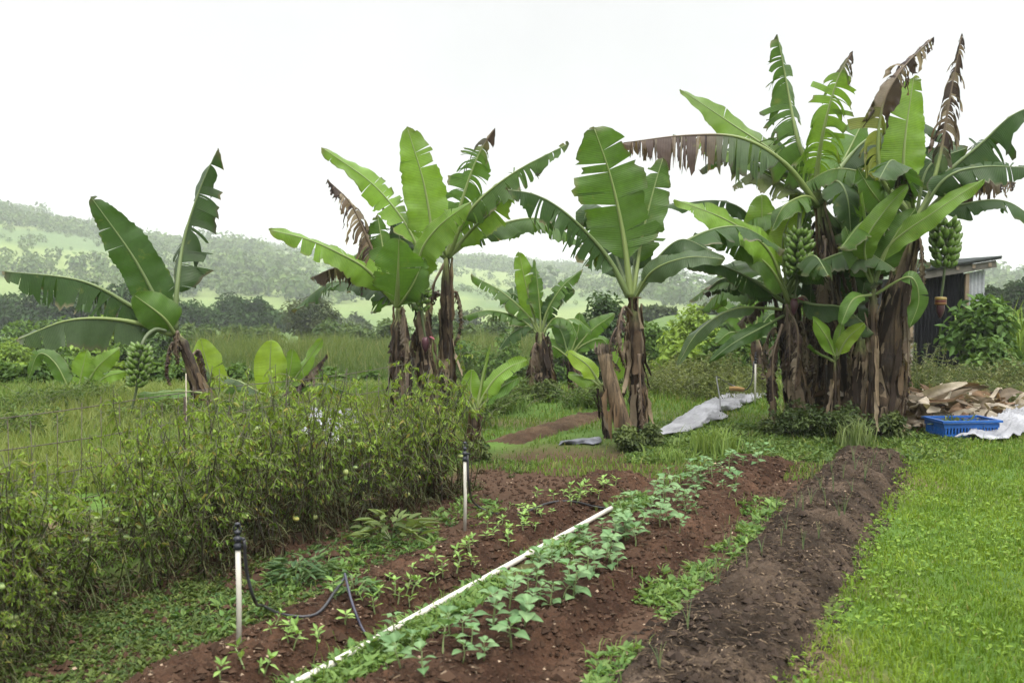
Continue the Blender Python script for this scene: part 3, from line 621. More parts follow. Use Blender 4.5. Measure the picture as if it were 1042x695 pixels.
b.leaf([(800, 310, -.2), (812, 340, -.3), (808, 400, -.3)], 9, (0, -1, 0), tear=6, droop=.5, dry=-1, b0=.1)
b.leaf([(790, 300, .3), (770, 310, .3), (750, 330, .4)], 14, UP, tear=6, droop=.5, dry=-1, b0=.1)
b.bunch((815, 215, -.1), (813, 236, -.25), (811, 282, -.3), (808, 306, -.3), 7, .17, 12, seed=8)
b = Banana('banana_plant', 'dark central stem of the big clump, a long dried leaf reaching out to the left', 852, 438, 11.8, group=BG)
b.stem([(853, 413), (849, 316), (834, 205)], (.16, .085), 18)
b.skirt(6, (.6, 1.3)); b.fill(5); b.fill(3, (1.1, 1.6), .22, 'dm', .5, -.4, .2)
b.leaf([(832, 205), (822, 170), (811, 140), (801, 88, .1), (791, 35, .1)], 32, (.3, -.95, .1), tear=20, droop=.6, fold=.55, green='m', b0=.12)
b.leaf([(834, 205), (831, 180, -.1), (838, 133, -.3), (852, 82, -.4), (868, 52, -.4)], 30, (-.15, -1, .1), tear=22, droop=.6, fold=.5, green='l', b0=.15, dry=.80)
b.leaf([(831, 207), (797, 163, .1), (741, 124, .2), (692, 91, .2)], 18, (.3, -.9, .35), tear=2, droop=.08, fold=.2, green='l', b0=.28)
b.leaf([(830, 208, .3), (790, 180, .5), (740, 155, .6), (685, 137, .6)], 15, (.2, -.8, .6), tear=4, droop=.2, green='l', b0=.3)
b.leaf([(832, 210, -.1), (800, 168, -.4), (755, 141, -.6), (700, 138, -.7), (631, 146, -.8)], 36, (0, -.5, 1), tear=34, droop=.7, dry=.50, fold=.6, green='g', b0=.3)
b.leaf([(833, 207), (800, 190, .2), (770, 175, .3), (745, 190, .3)], 22, UP, tear=5, droop=.4, green='d', b0=.2, yellow=.15)
b.leaf([(834, 208), (850, 185, -.3), (862, 200, -.5), (866, 240, -.5)], 20, UP, tear=3, droop=.3, green='d', b0=.2)
b.leaf([(833, 208, .4), (860, 160, .6), (880, 120, .8)], 24, CAMN, tear=4, droop=.15, green='m', b0=.2)
b.leaf([(833, 207, .3), (815, 170, .5), (786, 140, .6), (776, 160, .6)], 20, UP, tear=5, droop=.4, green='d', b0=.2)
b.leaf([(833, 210, -.1), (820, 200, -.3), (798, 210, -.5), (785, 235, -.5)], 17, UP, tear=3, droop=.4, green='m', b0=.2)
b.leaf([(835, 215, .3), (850, 235, .3), (856, 280, .3)], 18, CAMN, tear=4, droop=.4, green='d', b0=.2)
b.leaf([(836, 220, .5), (828, 250, .4), (824, 320, .3)], 16, CAMN, tear=5, droop=.4, green='d', b0=.2)
b.leaf([(838, 240, -.15), (846, 290, -.22), (852, 350, -.25)], 9, (0, -1, 0), tear=6, droop=.5, dry=-1, b0=.1)
b = Banana('banana_plant', 'thickest stem of the big clump, with a bunch hanging beside the shed', 896, 438, 11.4, group=BG)
b.stem([(893, 405), (907, 328), (920, 270), (932, 222)], (.27, .085), 30, fl=(.5, 1.3))
b.skirt(6, (.6, 1.3)); b.fill(5); b.fill(3, (1.1, 1.6), .22, 'dm', .5, -.4, .2)
b.leaf([(930, 222), (920, 180), (921, 141), (930, 78, .1)], 25, (.1, -1, .1), tear=3, droop=.08, fold=.15, green='l', b0=.2)
b.leaf([(928, 224), (896, 178, -.3), (897, 113, -.4), (917, 72, -.4), (950, 38, -.3)], 27, (.5, -.8, .5), tear=24, droop=.75, dry=.50, fold=.5, green='m', b0=.28, yellow=.3)
b.leaf([(933, 222), (945, 200), (957, 157), (965, 109), (979, 34)], 24, (-.4, -.9, .2), tear=30, droop=.75, dry=.30, fold=.7, green='g', b0=.28)
b.leaf([(933, 224), (955, 185, .1), (1000, 145, 0), (1028, 119, -.1), (1056, 106, -.1)], 32, (-.1, -.75, .7), tear=13, droop=.75, fold=.5, green='d', b0=.22)
b.leaf([(933, 226), (961, 183, -.2), (1000, 170, -.3), (1062, 172, -.4)], 20, (0, -.7, .7), tear=7, droop=.3, green='d', b0=.22)
b.leaf([(933, 226, .2), (965, 195, .1), (995, 184, .1), (1034, 186, .1)], 26, UPC, tear=16, droop=.85, dry=.35, b0=.25)
b.leaf([(930, 226), (905, 215, -.2), (887, 195, -.3), (872, 170, -.3)], 18, CAMN, tear=3, droop=.2, green='m', b0=.15)
b.leaf([(930, 222, .3), (905, 180, .5), (880, 160, .6)], 22, CAMN, tear=3, droop=.2, green='d', b0=.15)
b.leaf([(932, 222, .4), (945, 170, .5), (985, 150, .6)], 20, CAMN, tear=4, droop=.3, green='d', b0=.2)
b.leaf([(930, 226, .3), (905, 230, .3), (885, 260, .3), (876, 310, .2)], 17, CAMN, tear=4, droop=.4, green='d', b0=.2)
b.leaf([(931, 224, .2), (915, 195, .4), (895, 205, .5), (880, 240, .5)], 20, UP, tear=4, droop=.4, green='d', b0=.2)
b.leaf([(933, 224, -.1), (925, 190, -.3), (915, 175, -.4), (913, 210, -.4)], 12, UP, tear=10, droop=.7, dry=.3, b0=.2)
b.leaf([(934, 230, -.1), (938, 262, -.2), (940, 300, -.2)], 7, (0, -1, 0), tear=6, droop=.5, dry=-1, b0=.1)
b.bunch((938, 222, -.1), (962, 226, -.2), (961, 274, -.2), (957, 309, -.2), 7, .175, 12, open_=True, seed=21)
b = Banana('banana_plant', 'half-grown banana plant in the big clump, a bright smooth leaf sweeping up right', 888, 440, 11.0, group=BG)
b.stem([(886, 400), (889, 285)], (.07, .05), 4)
b.leaf([(889, 288), (905, 250, -.1), (955, 213, -.3), (1002, 182, -.4)], 13, (-.2, -.8, .6), tear=0, droop=.12, fold=.25, green='l', b0=.14)
b.leaf([(889, 288), (884, 240), (877, 196)], 3.5, CAMN, tear=0, fold=1.2, droop=0, green='l', b0=.1)
b.leaf([(888, 290), (880, 250, -.2), (900, 215, -.3), (924, 188, -.3)], 13, (-.3, -1, .3), tear=1, droop=.1, green='l', b0=.2)
b.leaf([(890, 290), (906, 248, -.1), (932, 212, -.1)], 16, (-.3, -1, .2), tear=1, droop=.12, green='m', b0=.12)
b.leaf([(888, 290), (872, 262, -.1), (860, 230, -.1)], 14, (.3, -1, .2), tear=1, droop=.1, green='m', b0=.15)
b.leaf([(890, 300), (925, 282, -.2), (935, 305, -.2), (925, 335, -.2)], 10, (.2, -1, .3), tear=1, droop=.2, green='m', b0=.3)
b.leaf([(887, 300), (868, 305, -.2), (856, 330, -.3)], 9, (.2, -.6, .8), tear=1, droop=.2, green='m', b0=.2)
b = Banana('young_banana_plant', 'bright little banana sucker in front of the dark stems of the big clump', 851, 440, 11.0, group=BG)
b.stem([(851, 400), (850, 362)], (.045, .03), 3)
b.leaf([(850, 366), (842, 345, -.1), (826, 322, -.15)], 8.5, (.2, -1, .3), tear=0, droop=.1, green='l', b0=.12); b.leaf([(851, 366), (862, 345, -.1), (880, 329, -.2)], 8.5, (-.2, -.9, .5), tear=0, droop=.12, green='y', b0=.12)
b.leaf([(851, 366), (853, 348), (857, 326)], 5.5, CAMN, tear=0, droop=.05, green='l', b0=.1); b.leaf([(849, 368), (838, 362), (822, 352)], 6, UP, tear=0, droop=.2, green='m')
b = Banana('banana_plant', 'short old stem of the big clump between its central and thickest stems', 872, 438, 11.5, group=BG)
b.stem([(872, 400), (876, 345)], (.16, .12), 16)
b.leaf([(876, 350, .2), (868, 300, .3), (862, 262, .3)], 15, CAMN, tear=3, droop=.15, green='d', b0=.2)

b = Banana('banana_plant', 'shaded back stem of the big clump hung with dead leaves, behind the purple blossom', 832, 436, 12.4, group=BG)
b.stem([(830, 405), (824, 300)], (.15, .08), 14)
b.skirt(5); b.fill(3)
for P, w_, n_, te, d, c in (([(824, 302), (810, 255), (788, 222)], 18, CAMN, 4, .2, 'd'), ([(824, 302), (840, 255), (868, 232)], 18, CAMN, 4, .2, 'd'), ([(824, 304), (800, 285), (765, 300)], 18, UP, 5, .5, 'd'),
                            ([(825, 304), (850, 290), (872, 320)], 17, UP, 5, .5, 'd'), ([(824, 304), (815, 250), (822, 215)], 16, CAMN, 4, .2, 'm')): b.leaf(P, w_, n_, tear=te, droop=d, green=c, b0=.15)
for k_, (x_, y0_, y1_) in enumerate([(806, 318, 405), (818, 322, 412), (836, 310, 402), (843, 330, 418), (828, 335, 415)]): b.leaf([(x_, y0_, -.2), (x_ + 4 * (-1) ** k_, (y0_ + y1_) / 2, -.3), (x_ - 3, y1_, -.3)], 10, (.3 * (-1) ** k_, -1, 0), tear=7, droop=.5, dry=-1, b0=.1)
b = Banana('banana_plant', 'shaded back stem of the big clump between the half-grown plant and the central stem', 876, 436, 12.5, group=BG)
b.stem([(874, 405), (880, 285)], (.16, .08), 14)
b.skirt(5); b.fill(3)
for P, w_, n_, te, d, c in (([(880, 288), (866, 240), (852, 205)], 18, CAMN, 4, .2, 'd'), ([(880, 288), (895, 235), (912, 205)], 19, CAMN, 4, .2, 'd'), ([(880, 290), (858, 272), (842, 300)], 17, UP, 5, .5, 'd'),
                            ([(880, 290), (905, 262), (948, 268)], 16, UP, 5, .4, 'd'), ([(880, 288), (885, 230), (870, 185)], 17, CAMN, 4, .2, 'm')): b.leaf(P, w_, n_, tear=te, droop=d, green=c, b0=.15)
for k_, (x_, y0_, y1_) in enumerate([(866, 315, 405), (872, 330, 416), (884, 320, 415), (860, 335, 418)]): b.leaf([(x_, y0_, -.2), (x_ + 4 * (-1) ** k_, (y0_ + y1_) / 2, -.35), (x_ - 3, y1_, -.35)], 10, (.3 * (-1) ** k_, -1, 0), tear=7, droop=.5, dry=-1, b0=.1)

# --- clump far behind, showing under the left leaves of the big clump
b = Banana('banana_plant', 'far banana plant half hidden in shadow behind the left leaves of the big clump', 775, 405, 16.5, group=BG)
b.stem([(772, 385), (768, 340)], (.13, .09), 6)
for P, w_, te, d, c in (([(767, 342), (745, 318), (722, 305)], 11, 5, .3, 'm'), ([(768, 342), (770, 315), (760, 292)], 12, 4, .2, 'm'), ([(768, 342), (785, 320), (800, 325)], 11, 4, .4, 'd'), ([(767, 344), (745, 338), (728, 350)], 10, 4, .4, 'm'), ([(768, 344), (782, 345), (792, 365)], 10, 3, .4, 'd')):
    b.leaf(P, w_, CAMN, tear=te, droop=d, green=c)
# ------------------------------------------------------------------ shed
def shed():
    Y = 20.0; base = at(948, 376, Y); base.z = float(H(base.x, Y)); o = tag(empty('shed', base), 'small shed of dark corrugated metal under a sloping plank-edged roof', 'shed')
    X = lambda px: px / F * Y; x0, x1 = X(925 - 948), X(1000 - 948); hz_ = 2.05; xm = X(978 - 948)
    def sheet(a, b_, y0, h0, h1, c, pitch=.076, amp=.011):
        mb = MB(); n = int((b_ - a) / pitch * 6); xs = np.linspace(a, b_, n); ys = y0 + amp * np.sin(xs / pitch * 2 * np.pi); top = np.interp(xs, [a, b_], [h0, h1])
        for off, s_ in ((0, 1), (.004, -1)):
            V = np.concatenate([np.stack([xs, ys + off, 0 * xs + .02], 1), np.stack([xs, ys + off, top], 1)]); i_ = np.arange(n - 1)
            mb.add(V, q=np.stack([i_, i_ + 1, i_ + n + 1, i_ + n], 1)[:, ::s_], c=c)
        return mb.mesh('wall')
    link('wall', sheet(x0 + .05, xm, 0, 1.95, 2.02, (.008, .0085, .010)), M_METAL, o)
    w2 = link('wall', sheet(xm + .03, x1 - .02, -.05, 2.0, 2.08, (.26, .27, .29)), M_METAL, o); w2['label'] = 'pale grey corrugated wall panel'
    mb = MB(); mb.box((x1 - .05, 1.0, 1.0), (.03, 2.0, 2.0), (.10, .10, .11)); mb.box((x0 + .08, 1.0, .95), (.03, 2.0, 1.9), (.05, .05, .05)); link('wall', mb.mesh('wall', False), M_METAL, o)
    mb = MB(); mb.box((x0, -.03, .95), (.09, .08, 1.9), (.24, .22, .19)); link('post', mb.mesh('post', False), M_WOOD, o)
    mb = MB(); mb.box((xm + .03, -.10, 1.0), (.07, .06, 2.0), (.17, .13, .09)); link('post', mb.mesh('post', False), M_WOOD, o)
    tilt = Matrix.Rotation(-math.atan2(.24, x1 - x0), 3, 'Y'); L_ = x1 - x0 + .3
    mb = MB(); mb.box(((x0 + x1) / 2, -.16, 2.05), (L_, .04, .14), (.10, .092, .08), tilt); link('fascia_board', mb.mesh('fascia', False), M_WOOD, o)
    mb = MB(); mb.box(((x0 + x1) / 2 + .03, 1.0, 2.185), (L_ + .1, 2.5, .03), (.045, .05, .05), tilt)
    mb.box(((x0 + x1) / 2 + .03, -.20, 2.16), (L_ + .1, .05, .05), (.05, .05, .05), tilt); link('roof', mb.mesh('roof', False), M_METAL, o)
    mb = MB()
    for q in range(3): mb.box((xm - .2 + q * .32, .9, 2.11 + .03 * q), (.06, 2.2, .08), (.2, .16, .12))
    link('rafter', mb.mesh('rafter', False), M_WOOD, o)
shed()

# ------------------------------------------------------------------ shrubs and trees
TRI = np.array([0, 0, 1.])
def crown_mesh(h, wid, base_h, n, lsz, c0, c1, seed, clumps=26, dep=None, flat=.9, up=.5, light=.12):
    """Leaves gathered in clumps through the volume of an uneven crown."""
    g = np.random.default_rng(seed); dep = dep or wid
    cz = (h + base_h) / 2; hh = (h - base_h) / 2
    v = g.normal(size=(clumps, 3)); v /= np.linalg.norm(v, axis=1)[:, None]; rad = g.random(clumps) ** .45
    cc_ = v * rad[:, None] * np.array([wid / 2, dep / 2, hh]) * .82 + np.array([0, 0, cz]); cr = g.uniform(.55, 1.25, clumps) * min(wid, 2 * hh) * .21
    ci = g.integers(0, clumps, n); d = g.normal(size=(n, 3)); d /= np.linalg.norm(d, axis=1)[:, None]
    P = cc_[ci] + d * (cr[ci] * (g.random(n) ** .4))[:, None] * np.array([1.1, 1.1, .85]); P[:, 2] = np.maximum(P[:, 2], .03)
    nrm = d * .5 + np.array([0, 0, .7]) + g.normal(size=(n, 3)) * .45; D = np.cross(nrm, g.normal(size=(n, 3))) + d * .4 - np.array([0, 0, .15])
    k = g.random(clumps); C = mixc(c0, c1, np.clip(k[ci] * .75 + g.random(n) * .45, 0, 1)) * g.uniform(.8, 1.25, n)[:, None]
    mb = MB(); mb.leaves(P, D, nrm, lsz * g.uniform(.6, 1.4, n), lsz * .55 * g.uniform(.7, 1.3, n), C)
    return mb.mesh('crown'), cc_
def tree(name, label, cat, px, Y, top_py, wpx, c0, c1, n=2600, lsz=.16, group=None, base_f=.12, clumps=26, trunk=True, seed=None, m_=None, dep=1.0, part='crown', minh=.6):
    p = at(px, HOR, Y); z = gz(p.x, Y); top = at(px, top_py, Y).z; h = max(top - z, minh); wid = wpx / F * Y
    o = tag(empty(name, (p.x, Y, z - .03)), label, cat, group); sd_ = seed or int(abs(px * 13 + Y * 7) + 1)
    me, cc_ = crown_mesh(h, wid, h * base_f, n, lsz, c0, c1, sd_, clumps, wid * dep); link(part, me, m_ or M_FOL, o)
    mb = MB(); g = np.random.default_rng(sd_); tr = max(.02, min(.02 + h * .022, .3))
    if trunk:
        mb.tube(spline([(0, 0, 0), (g.normal() * .05 * h, 0, h * .3), (g.normal() * .08 * h, 0, h * .7)], 8)[0], np.linspace(tr, tr * .4, 8), (.09, .07, .055), n=7)
    for q in range(6 if trunk else 9):
        c = cc_[g.integers(0, len(cc_))]; a = np.array([0, 0, h * (g.uniform(.15, .5) if trunk else .02)])
        mb.tube(spline([a, (a + c) / 2 + np.array([0, 0, .05 * h]), c], 6)[0], np.linspace(tr * .5, tr * .12, 6), (.085, .065, .05), n=5)
    link('trunk' if trunk else 'stem', mb.mesh('trunk'), M_BARK, o); return o
DK0, DK1 = (.016, .036, .012), (.042, .078, .022); MD0, MD1 = (.030, .066, .014), (.080, .140, .025); LT0, LT1 = (.075, .13, .02), (.16, .235, .035); OL0, OL1 = (.07, .085, .03), (.15, .16, .06)
# far dark trees on the left, beyond the field
for i_, (px, Y, tp, wp) in enumerate([(6, 112, 300, 66), (40, 108, 291, 62), (78, 100, 283, 60), (112, 98, 286, 58), (146, 104, 292, 56), (176, 110, 303, 46)]):
    tree('dark_tree', 'dark dense evergreen tree at the foot of the hill on the left', 'tree', px, Y, tp, wp, DK0, DK1, 3000, .55, 'dark trees at the foot of the hill', m_=M_FAR, base_f=.05)
for i_, (px, Y, tp, wp) in enumerate([(202, 112, 302, 50), (230, 118, 293, 46), (258, 112, 303, 40), (282, 125, 315, 34)]):
    tree('dark_tree', 'dark round tree of the low line between the leaning banana and the lone tree', 'tree', px, Y, tp, wp, DK0, DK1, 2200, .5, 'dark round trees beyond the tall grass', m_=M_FAR, base_f=.03)
tree('lone_tree', 'lone dark spreading tree standing above the band of tall grass', 'tree', 315, 78, 301, 64, DK0, (.06, .075, .026), 4200, .30, base_f=.10, clumps=34)
for px, Y, tp, wp in [(668, 95, 313, 50), (735, 85, 312, 50), (540, 110, 318, 44), (350, 150, 318, 50), (472, 150, 312, 50), (360, 120, 328, 40)]:
    tree('hazy_tree', 'hazy blue-green tree in the far valley behind the banana plants', 'tree', px, Y, tp, wp, (.04, .06, .03), (.075, .10, .045), 1600, .6, 'hazy trees of the far valley', m_=M_FAR, base_f=.02)
for px, Y, tp, wp in [(335, 58, 322, 34), (362, 62, 326, 44), (398, 60, 318, 36), (470, 56, 322, 44), (502, 60, 316, 40), (530, 54, 324, 46), (450, 66, 314, 32), (205, 60, 326, 46), (240, 64, 331, 40), (274, 62, 328, 36), (185, 58, 318, 40)]:
    tree('far_shrub', 'far leafy shrub between the tall grass and the dark trees of the valley', 'shrub', px, Y, tp, wp, (.03, .06, .018), (.085, .125, .035), 1800, .28, 'far shrubs beyond the tall grass', trunk=False, base_f=0, part='foliage')
# bushes on the left
for k_, (px, Y, tp, wp, c) in enumerate([(8, 42, 322, 62, 1), (52, 46, 316, 54, 0), (96, 44, 311, 52, 2), (135, 48, 320, 46, 1), (170, 45, 330, 40, 1), (8, 27, 338, 60, 2), (48, 30, 330, 56, 1), (86, 32, 338, 50, 2), (128, 34, 344, 48, 1), (165, 33, 350, 44, 0), (14, 20, 366, 54, 2), (52, 22, 358, 50, 0), (100, 24, 366, 46, 1), (140, 23, 372, 44, 2), (30, 17, 388, 44, 1), (-10, 17, 380, 60, 1), (70, 18.5, 384, 56, 1), (112, 18, 390, 50, 2), (150, 18.5, 386, 56, 1), (186, 19, 382, 50, 0), (214, 20, 376, 46, 1), (240, 20, 384, 40, 1), (-30, 20, 360, 70, 1), (180, 26, 362, 50, 1), (215, 28, 366, 50, 0), (250, 26, 372, 50, 1), (330, 21, 384, 60, 1), (290, 23, 380, 60, 0), (370, 22, 386, 50, 1)]):
    lab = ['dark green bush in the thicket left of the leaning banana plant', 'mid-green leafy bush in the thicket left of the leaning banana plant', 'bright yellow-green bush in the thicket left of the leaning banana plant'][c]
    tree('bush', lab, 'bush', px, Y, tp, wp, (DK0, MD0, LT0)[c], (MD1, MD1, LT1)[c], 2400, .20 if Y > 30 else .12, ['dark bushes of the left thicket', 'mid-green bushes of the left thicket', 'bright bushes of the left thicket'][c], trunk=False, base_f=.0, part='foliage')
# shrubs and trees behind the middle and the right
tree('dark_tree', 'dark bushy tree behind the single-stemmed banana, its top above the hills', 'tree', 612, 31, 282, 60, DK0, DK1, 5000, .17, base_f=.05, clumps=36)
for k_, (px, Y, tp, wp, c, n_) in enumerate([(575, 30, 330, 46, 1, 2000), (672, 27, 318, 56, 1, 3500), (705, 24, 311, 62, 2, 3500), (742, 25, 297, 60, 1, 3500), (690, 20, 345, 52, 2, 2600), (640, 22, 352, 40, 1, 2000), (735, 20, 335, 56, 1, 2600), (775, 24, 310, 60, 0, 3500), (812, 25, 300, 60, 1, 3500), (850, 23, 306, 56, 0, 3200), (887, 24, 300, 56, 1, 3200), (918, 26, 292, 50, 1, 2500), (515, 33, 335, 56, 1, 2000), (470, 34, 340, 50, 1, 2000)]):
    lab = ['dark shrub in the hedge-like thicket behind the big clump', 'mid-green shrub in the thicket behind the banana plants', 'light yellow-green shrub in the thicket between the two tallest banana plants'][c]
    tree('shrub', lab, 'shrub', px, Y, tp, wp, (DK0, MD0, LT0)[c], (MD1, MD1, LT1)[c], n_, .14, ['dark shrubs of the thicket', 'mid-green shrubs of the thicket', 'light shrubs of the thicket'][c], trunk=False, base_f=0, part='foliage')
for k_, (px, Y, tp, wp) in enumerate([(1010, 62, 292, 46), (1040, 60, 282, 54), (1078, 60, 276, 60), (985, 66, 300, 40), (1120, 58, 272, 60)]):
    tree('dark_tree', 'dark tree on the slope behind the shed and vine', 'tree', px, Y, tp, wp, DK0, (.05, .07, .035), 3200, .3, 'dark trees behind the shed', m_=M_FAR, base_f=.03)
# vine on its support by the shed
tree('climbing_vine', 'tall climbing vine with broad leaves beside the shed', 'vine', 1003, 17.5, 287, 72, (.035, .078, .018), (.095, .165, .035), 1700, .17, trunk=False, base_f=.0, clumps=30, dep=.6, part='foliage')
tree('climbing_vine', 'lower leafy vine spilling forward under the tall vine', 'vine', 1012, 16.8, 342, 60, (.035, .075, .018), (.09, .15, .03), 1200, .14, trunk=False, base_f=.0, clumps=20, part='foliage')
def weed_clump(label, group, px, Y, top, wpx, c0, c1, n=70, lsz=.07, name='weed_clump'):
    p = at(px, HOR, Y); z = gz(p.x, Y); o = tag(empty(name, (p.x, Y, z)), label, 'weed', group); h = max(at(px, top, Y).z - z, .35); wd = wpx / F * Y; g = np.random.default_rng(int(abs(px * 11 + Y * 5)))
    st = MB(); fo = MB(); a = g.normal(size=(n, 2)) * np.array([wd * .30, .28]); hh_ = h * g.uniform(.4, 1.1, n); ln = g.normal(size=(n, 2)) * .14
    for q in range(n): st.tube([(a[q, 0], a[q, 1], -.02), (a[q, 0] + ln[q, 0] * .5, a[q, 1] + ln[q, 1] * .5, hh_[q] * .55), (a[q, 0] + ln[q, 0] * 1.6, a[q, 1] + ln[q, 1] * 1.6, hh_[q])], [.006, .005, .002], (.09, .10, .04), n=3, cap=False)
    k = n * 26; qi = g.integers(0, n, k); t = g.uniform(.1, 1, k); P = np.stack([a[qi, 0] + ln[qi, 0] * 1.6 * t, a[qi, 1] + ln[qi, 1] * 1.6 * t, hh_[qi] * t], 1); th = g.uniform(0, 6.28, k)
    fo.leaves(P, np.stack([np.cos(th), np.sin(th), g.uniform(-.3, .9, k)], 1), TRI + g.normal(size=(k, 3)) * .4, lsz * g.uniform(.5, 1.4, k), lsz * .28 * g.uniform(.6, 1.3, k), mixc(c0, c1, np.clip(g.random(n)[qi] * .7 + g.random(k) * .4, 0, 1)))
    b2 = n * 5; qa = g.normal(size=(b2, 2)) * np.array([wd * .32, .3]); fo.blades(np.hstack([qa, np.zeros((b2, 1))]), h * g.uniform(.25, .8, b2), .012, g.uniform(0, 6.28, b2), g.uniform(.1, .7, b2), mixc(c0, c1, g.random(b2)))
    link('stem', st.mesh('stem'), M_RIB, o); link('foliage', fo.mesh('foliage'), M_FOL, o)
for px, tp, wp, Y in [(935, 352, 44, 15.2), (962, 372, 50, 15.8), (998, 374, 50, 15.5), (1030, 372, 50, 15.4), (1065, 360, 60, 15.6), (985, 385, 60, 14.2), (1025, 388, 60, 14.0)]:
    weed_clump('bushy weed clump along the foot of the shed and vine', 'weed clumps in front of the shed', px, Y, tp, wp, MD0, OL1, 80)
for px, tp, wp, Y in [(668, 372, 50, 16.3), (690, 362, 50, 17.2), (712, 366, 52, 16.6), (740, 360, 52, 17.0), (762, 372, 46, 16.4), (700, 380, 60, 15.6), (735, 382, 60, 15.5)]:
    weed_clump('tall olive weed clump behind the white plastic sheet', 'weed clumps behind the sheet', px, Y, tp, wp, (.055, .08, .022), (.15, .175, .055), 90)
for px, tp, wp, Y in [(12, 402, 60, 12.5), (48, 408, 60, 13.2), (90, 404, 50, 14.2), (232, 402, 60, 11.5), (262, 406, 60, 11.8), (300, 408, 50, 11.2), (470, 398, 50, 12.2), (500, 400, 60, 13.4), (520, 392, 60, 15.0), (160, 404, 50, 12.0), (450, 385, 60, 13.5), (20, 418, 60, 10.5), (600, 392, 50, 14.0)]:
    weed_clump('leafy green weed clump in the field behind the tomato rows', 'weed clumps in the field', px, Y, tp, wp, MD0, (.12, .175, .045), 60)
# reed-like leaves at the right edge
def reeds(px, Y, top, n, label):
    p = at(px, HOR, Y); z = gz(p.x, Y); o = tag(empty('reed_plant', (p.x, Y, z)), label, 'reed plant'); h = at(px, top, Y).z - z
    mb = MB(); P = np.zeros((n, 3)); P[:, :2] = rng.normal(size=(n, 2)) * .3; P[:, 2] = rng.uniform(.2, .6, n) * h
    mb.blades(P, h * rng.uniform(.5, .75, n), .035, rng.uniform(0, 6.28, n), rng.uniform(.2, .7, n), mixc(MD1, LT1, rng.random(n))); link('foliage', mb.mesh('foliage'), M_GRASS, o)
    mb = MB()
    for q in range(8): a = rng.normal(size=2) * .25; mb.tube([(a[0], a[1], 0), (a[0] * 1.1, a[1] * 1.1, h * .6)], .014, (.12, .14, .05), n=5)
    link('stem', mb.mesh('stem'), M_RIB, o)
reeds(1032, 18.5, 312, 160, 'upright clump of strappy reed leaves right of the vine')

# ------------------------------------------------------------------ woods on the far hills
mb = MB(); K = 10000
yy = 300 + 720 * rng.random(K * 4) ** .8; px = rng.uniform(-160, 1180, K * 4); xx = (px - CX) / F * yy; dens = fbm(xx * .017, yy * .014, 31, 4) + .05 * rng.normal(size=K * 4)
ok = ((dens > .545 + .05 * (px < 150) - .03 * ((px > 200) & (px < 420))) | (rng.random(len(dens)) < .10)) & (yy < np.interp(px, RPX, RD) * 1.02); xx, yy, px, dens = xx[ok][:K], yy[ok][:K], px[ok][:K], dens[ok][:K]; K = len(xx); zz = H(xx, yy)
hgt = rng.gamma(3.2, .85, K) * np.where(dens < .555, .45, 1) + 1.2; nl = 40; d = unit(K * nl).reshape(K, nl, 3); ce = np.stack([xx, yy, zz], 1)[:, None]
P = ce + d * (hgt[:, None, None] * np.array([.55, .55, .48])) * rng.random((K, nl, 1)) ** .3 + np.array([0, 0, 1]) * (hgt * .48)[:, None, None]
tone = mixc((.050, .088, .028), (.110, .160, .050), rng.random(K))
nrm = d + rng.normal(size=d.shape) * .4 + np.array([0, 0, .4])
mb.leaves(P.reshape(-1, 3), np.cross(nrm, rng.normal(size=d.shape)).reshape(-1, 3), nrm.reshape(-1, 3), np.repeat(hgt * .25, nl), np.repeat(hgt * .20, nl), (tone[:, None] * rng.uniform(.75, 1.25, (K, nl, 1))).reshape(-1, 3))
tag(link('hillside_woods', mb.mesh('hillside_woods'), M_FAR), 'scattered woods covering the hazy hillsides far behind', 'woods', kind='stuff')
# a few white houses on the hills
for px, py, Y, lab in [(166, 253, 690, 'white house on the near hillside between the two raised leaves'), (296, 268, 760, 'white house high on the hill above the lone tree'), (697, 306, 520, 'white house in the valley town, nearest the big clump'), (708, 309, 500, 'low pale house in the valley town'), (455, 287, 700, 'pale house under the ridge beside the three-stemmed clump')]:
    p = at(px, py, Y); z = float(H(p.x, Y)); o = tag(empty('house', (p.x, Y, z - .3)), lab, 'house')
    a = MB(); a.box((0, 0, 2.2), (8, 6, 4.4), (.75, .75, .73)); link('wall', a.mesh('wall', False), M_PAINT, o)
    a = MB(); a.add([(-4.4, -3.4, 4.4), (4.4, -3.4, 4.4), (4.4, 3.4, 4.4), (-4.4, 3.4, 4.4), (-4.4, 0, 6), (4.4, 0, 6)], q=[[0, 1, 5, 4], [2, 3, 4, 5]], t=[[0, 4, 3], [1, 2, 5]], c=(.4, .4, .4)); link('roof', a.mesh('roof', False), M_PAINT, o)
    a = MB()
    for q in (-2, 2): a.box((q, -3.03, 2.4), (1.4, .1, 1.6), (.06, .06, .07))
    link('window', a.mesh('window', False), M_PAINT, o)

# ------------------------------------------------------------------ grass
def scatter(n, y0, y1, pw=1.2, px0=-120, px1=1160):
    """Points over the plot, thinning out with distance."""
    y = (y0 ** (2 - pw) + rng.random(n) * (y1 ** (2 - pw) - y0 ** (2 - pw))) ** (1 / (2 - pw)); px = rng.uniform(px0, px1, n); x = (px - CX) / F * y
    return x, y
def off_beds(x, y, pad=0.0):
    u, v = uv_of(x, y); ok = np.ones(len(x), bool); wob = .10 * (fbm(u * 2.2, v * 2.2, 41) - .5) * 2
    for k, (v0, v1, a0, a1, h) in BEDS.items(): ok &= ~((v > v0 - pad + wob) & (v < v1 + pad + wob) & (u < a1 + pad + wob * 2) & (u > a0 - .3))
    return ok
G0, G1, G2 = (.072, .138, .011), (.142, .210, .018), (.19, .20, .06)
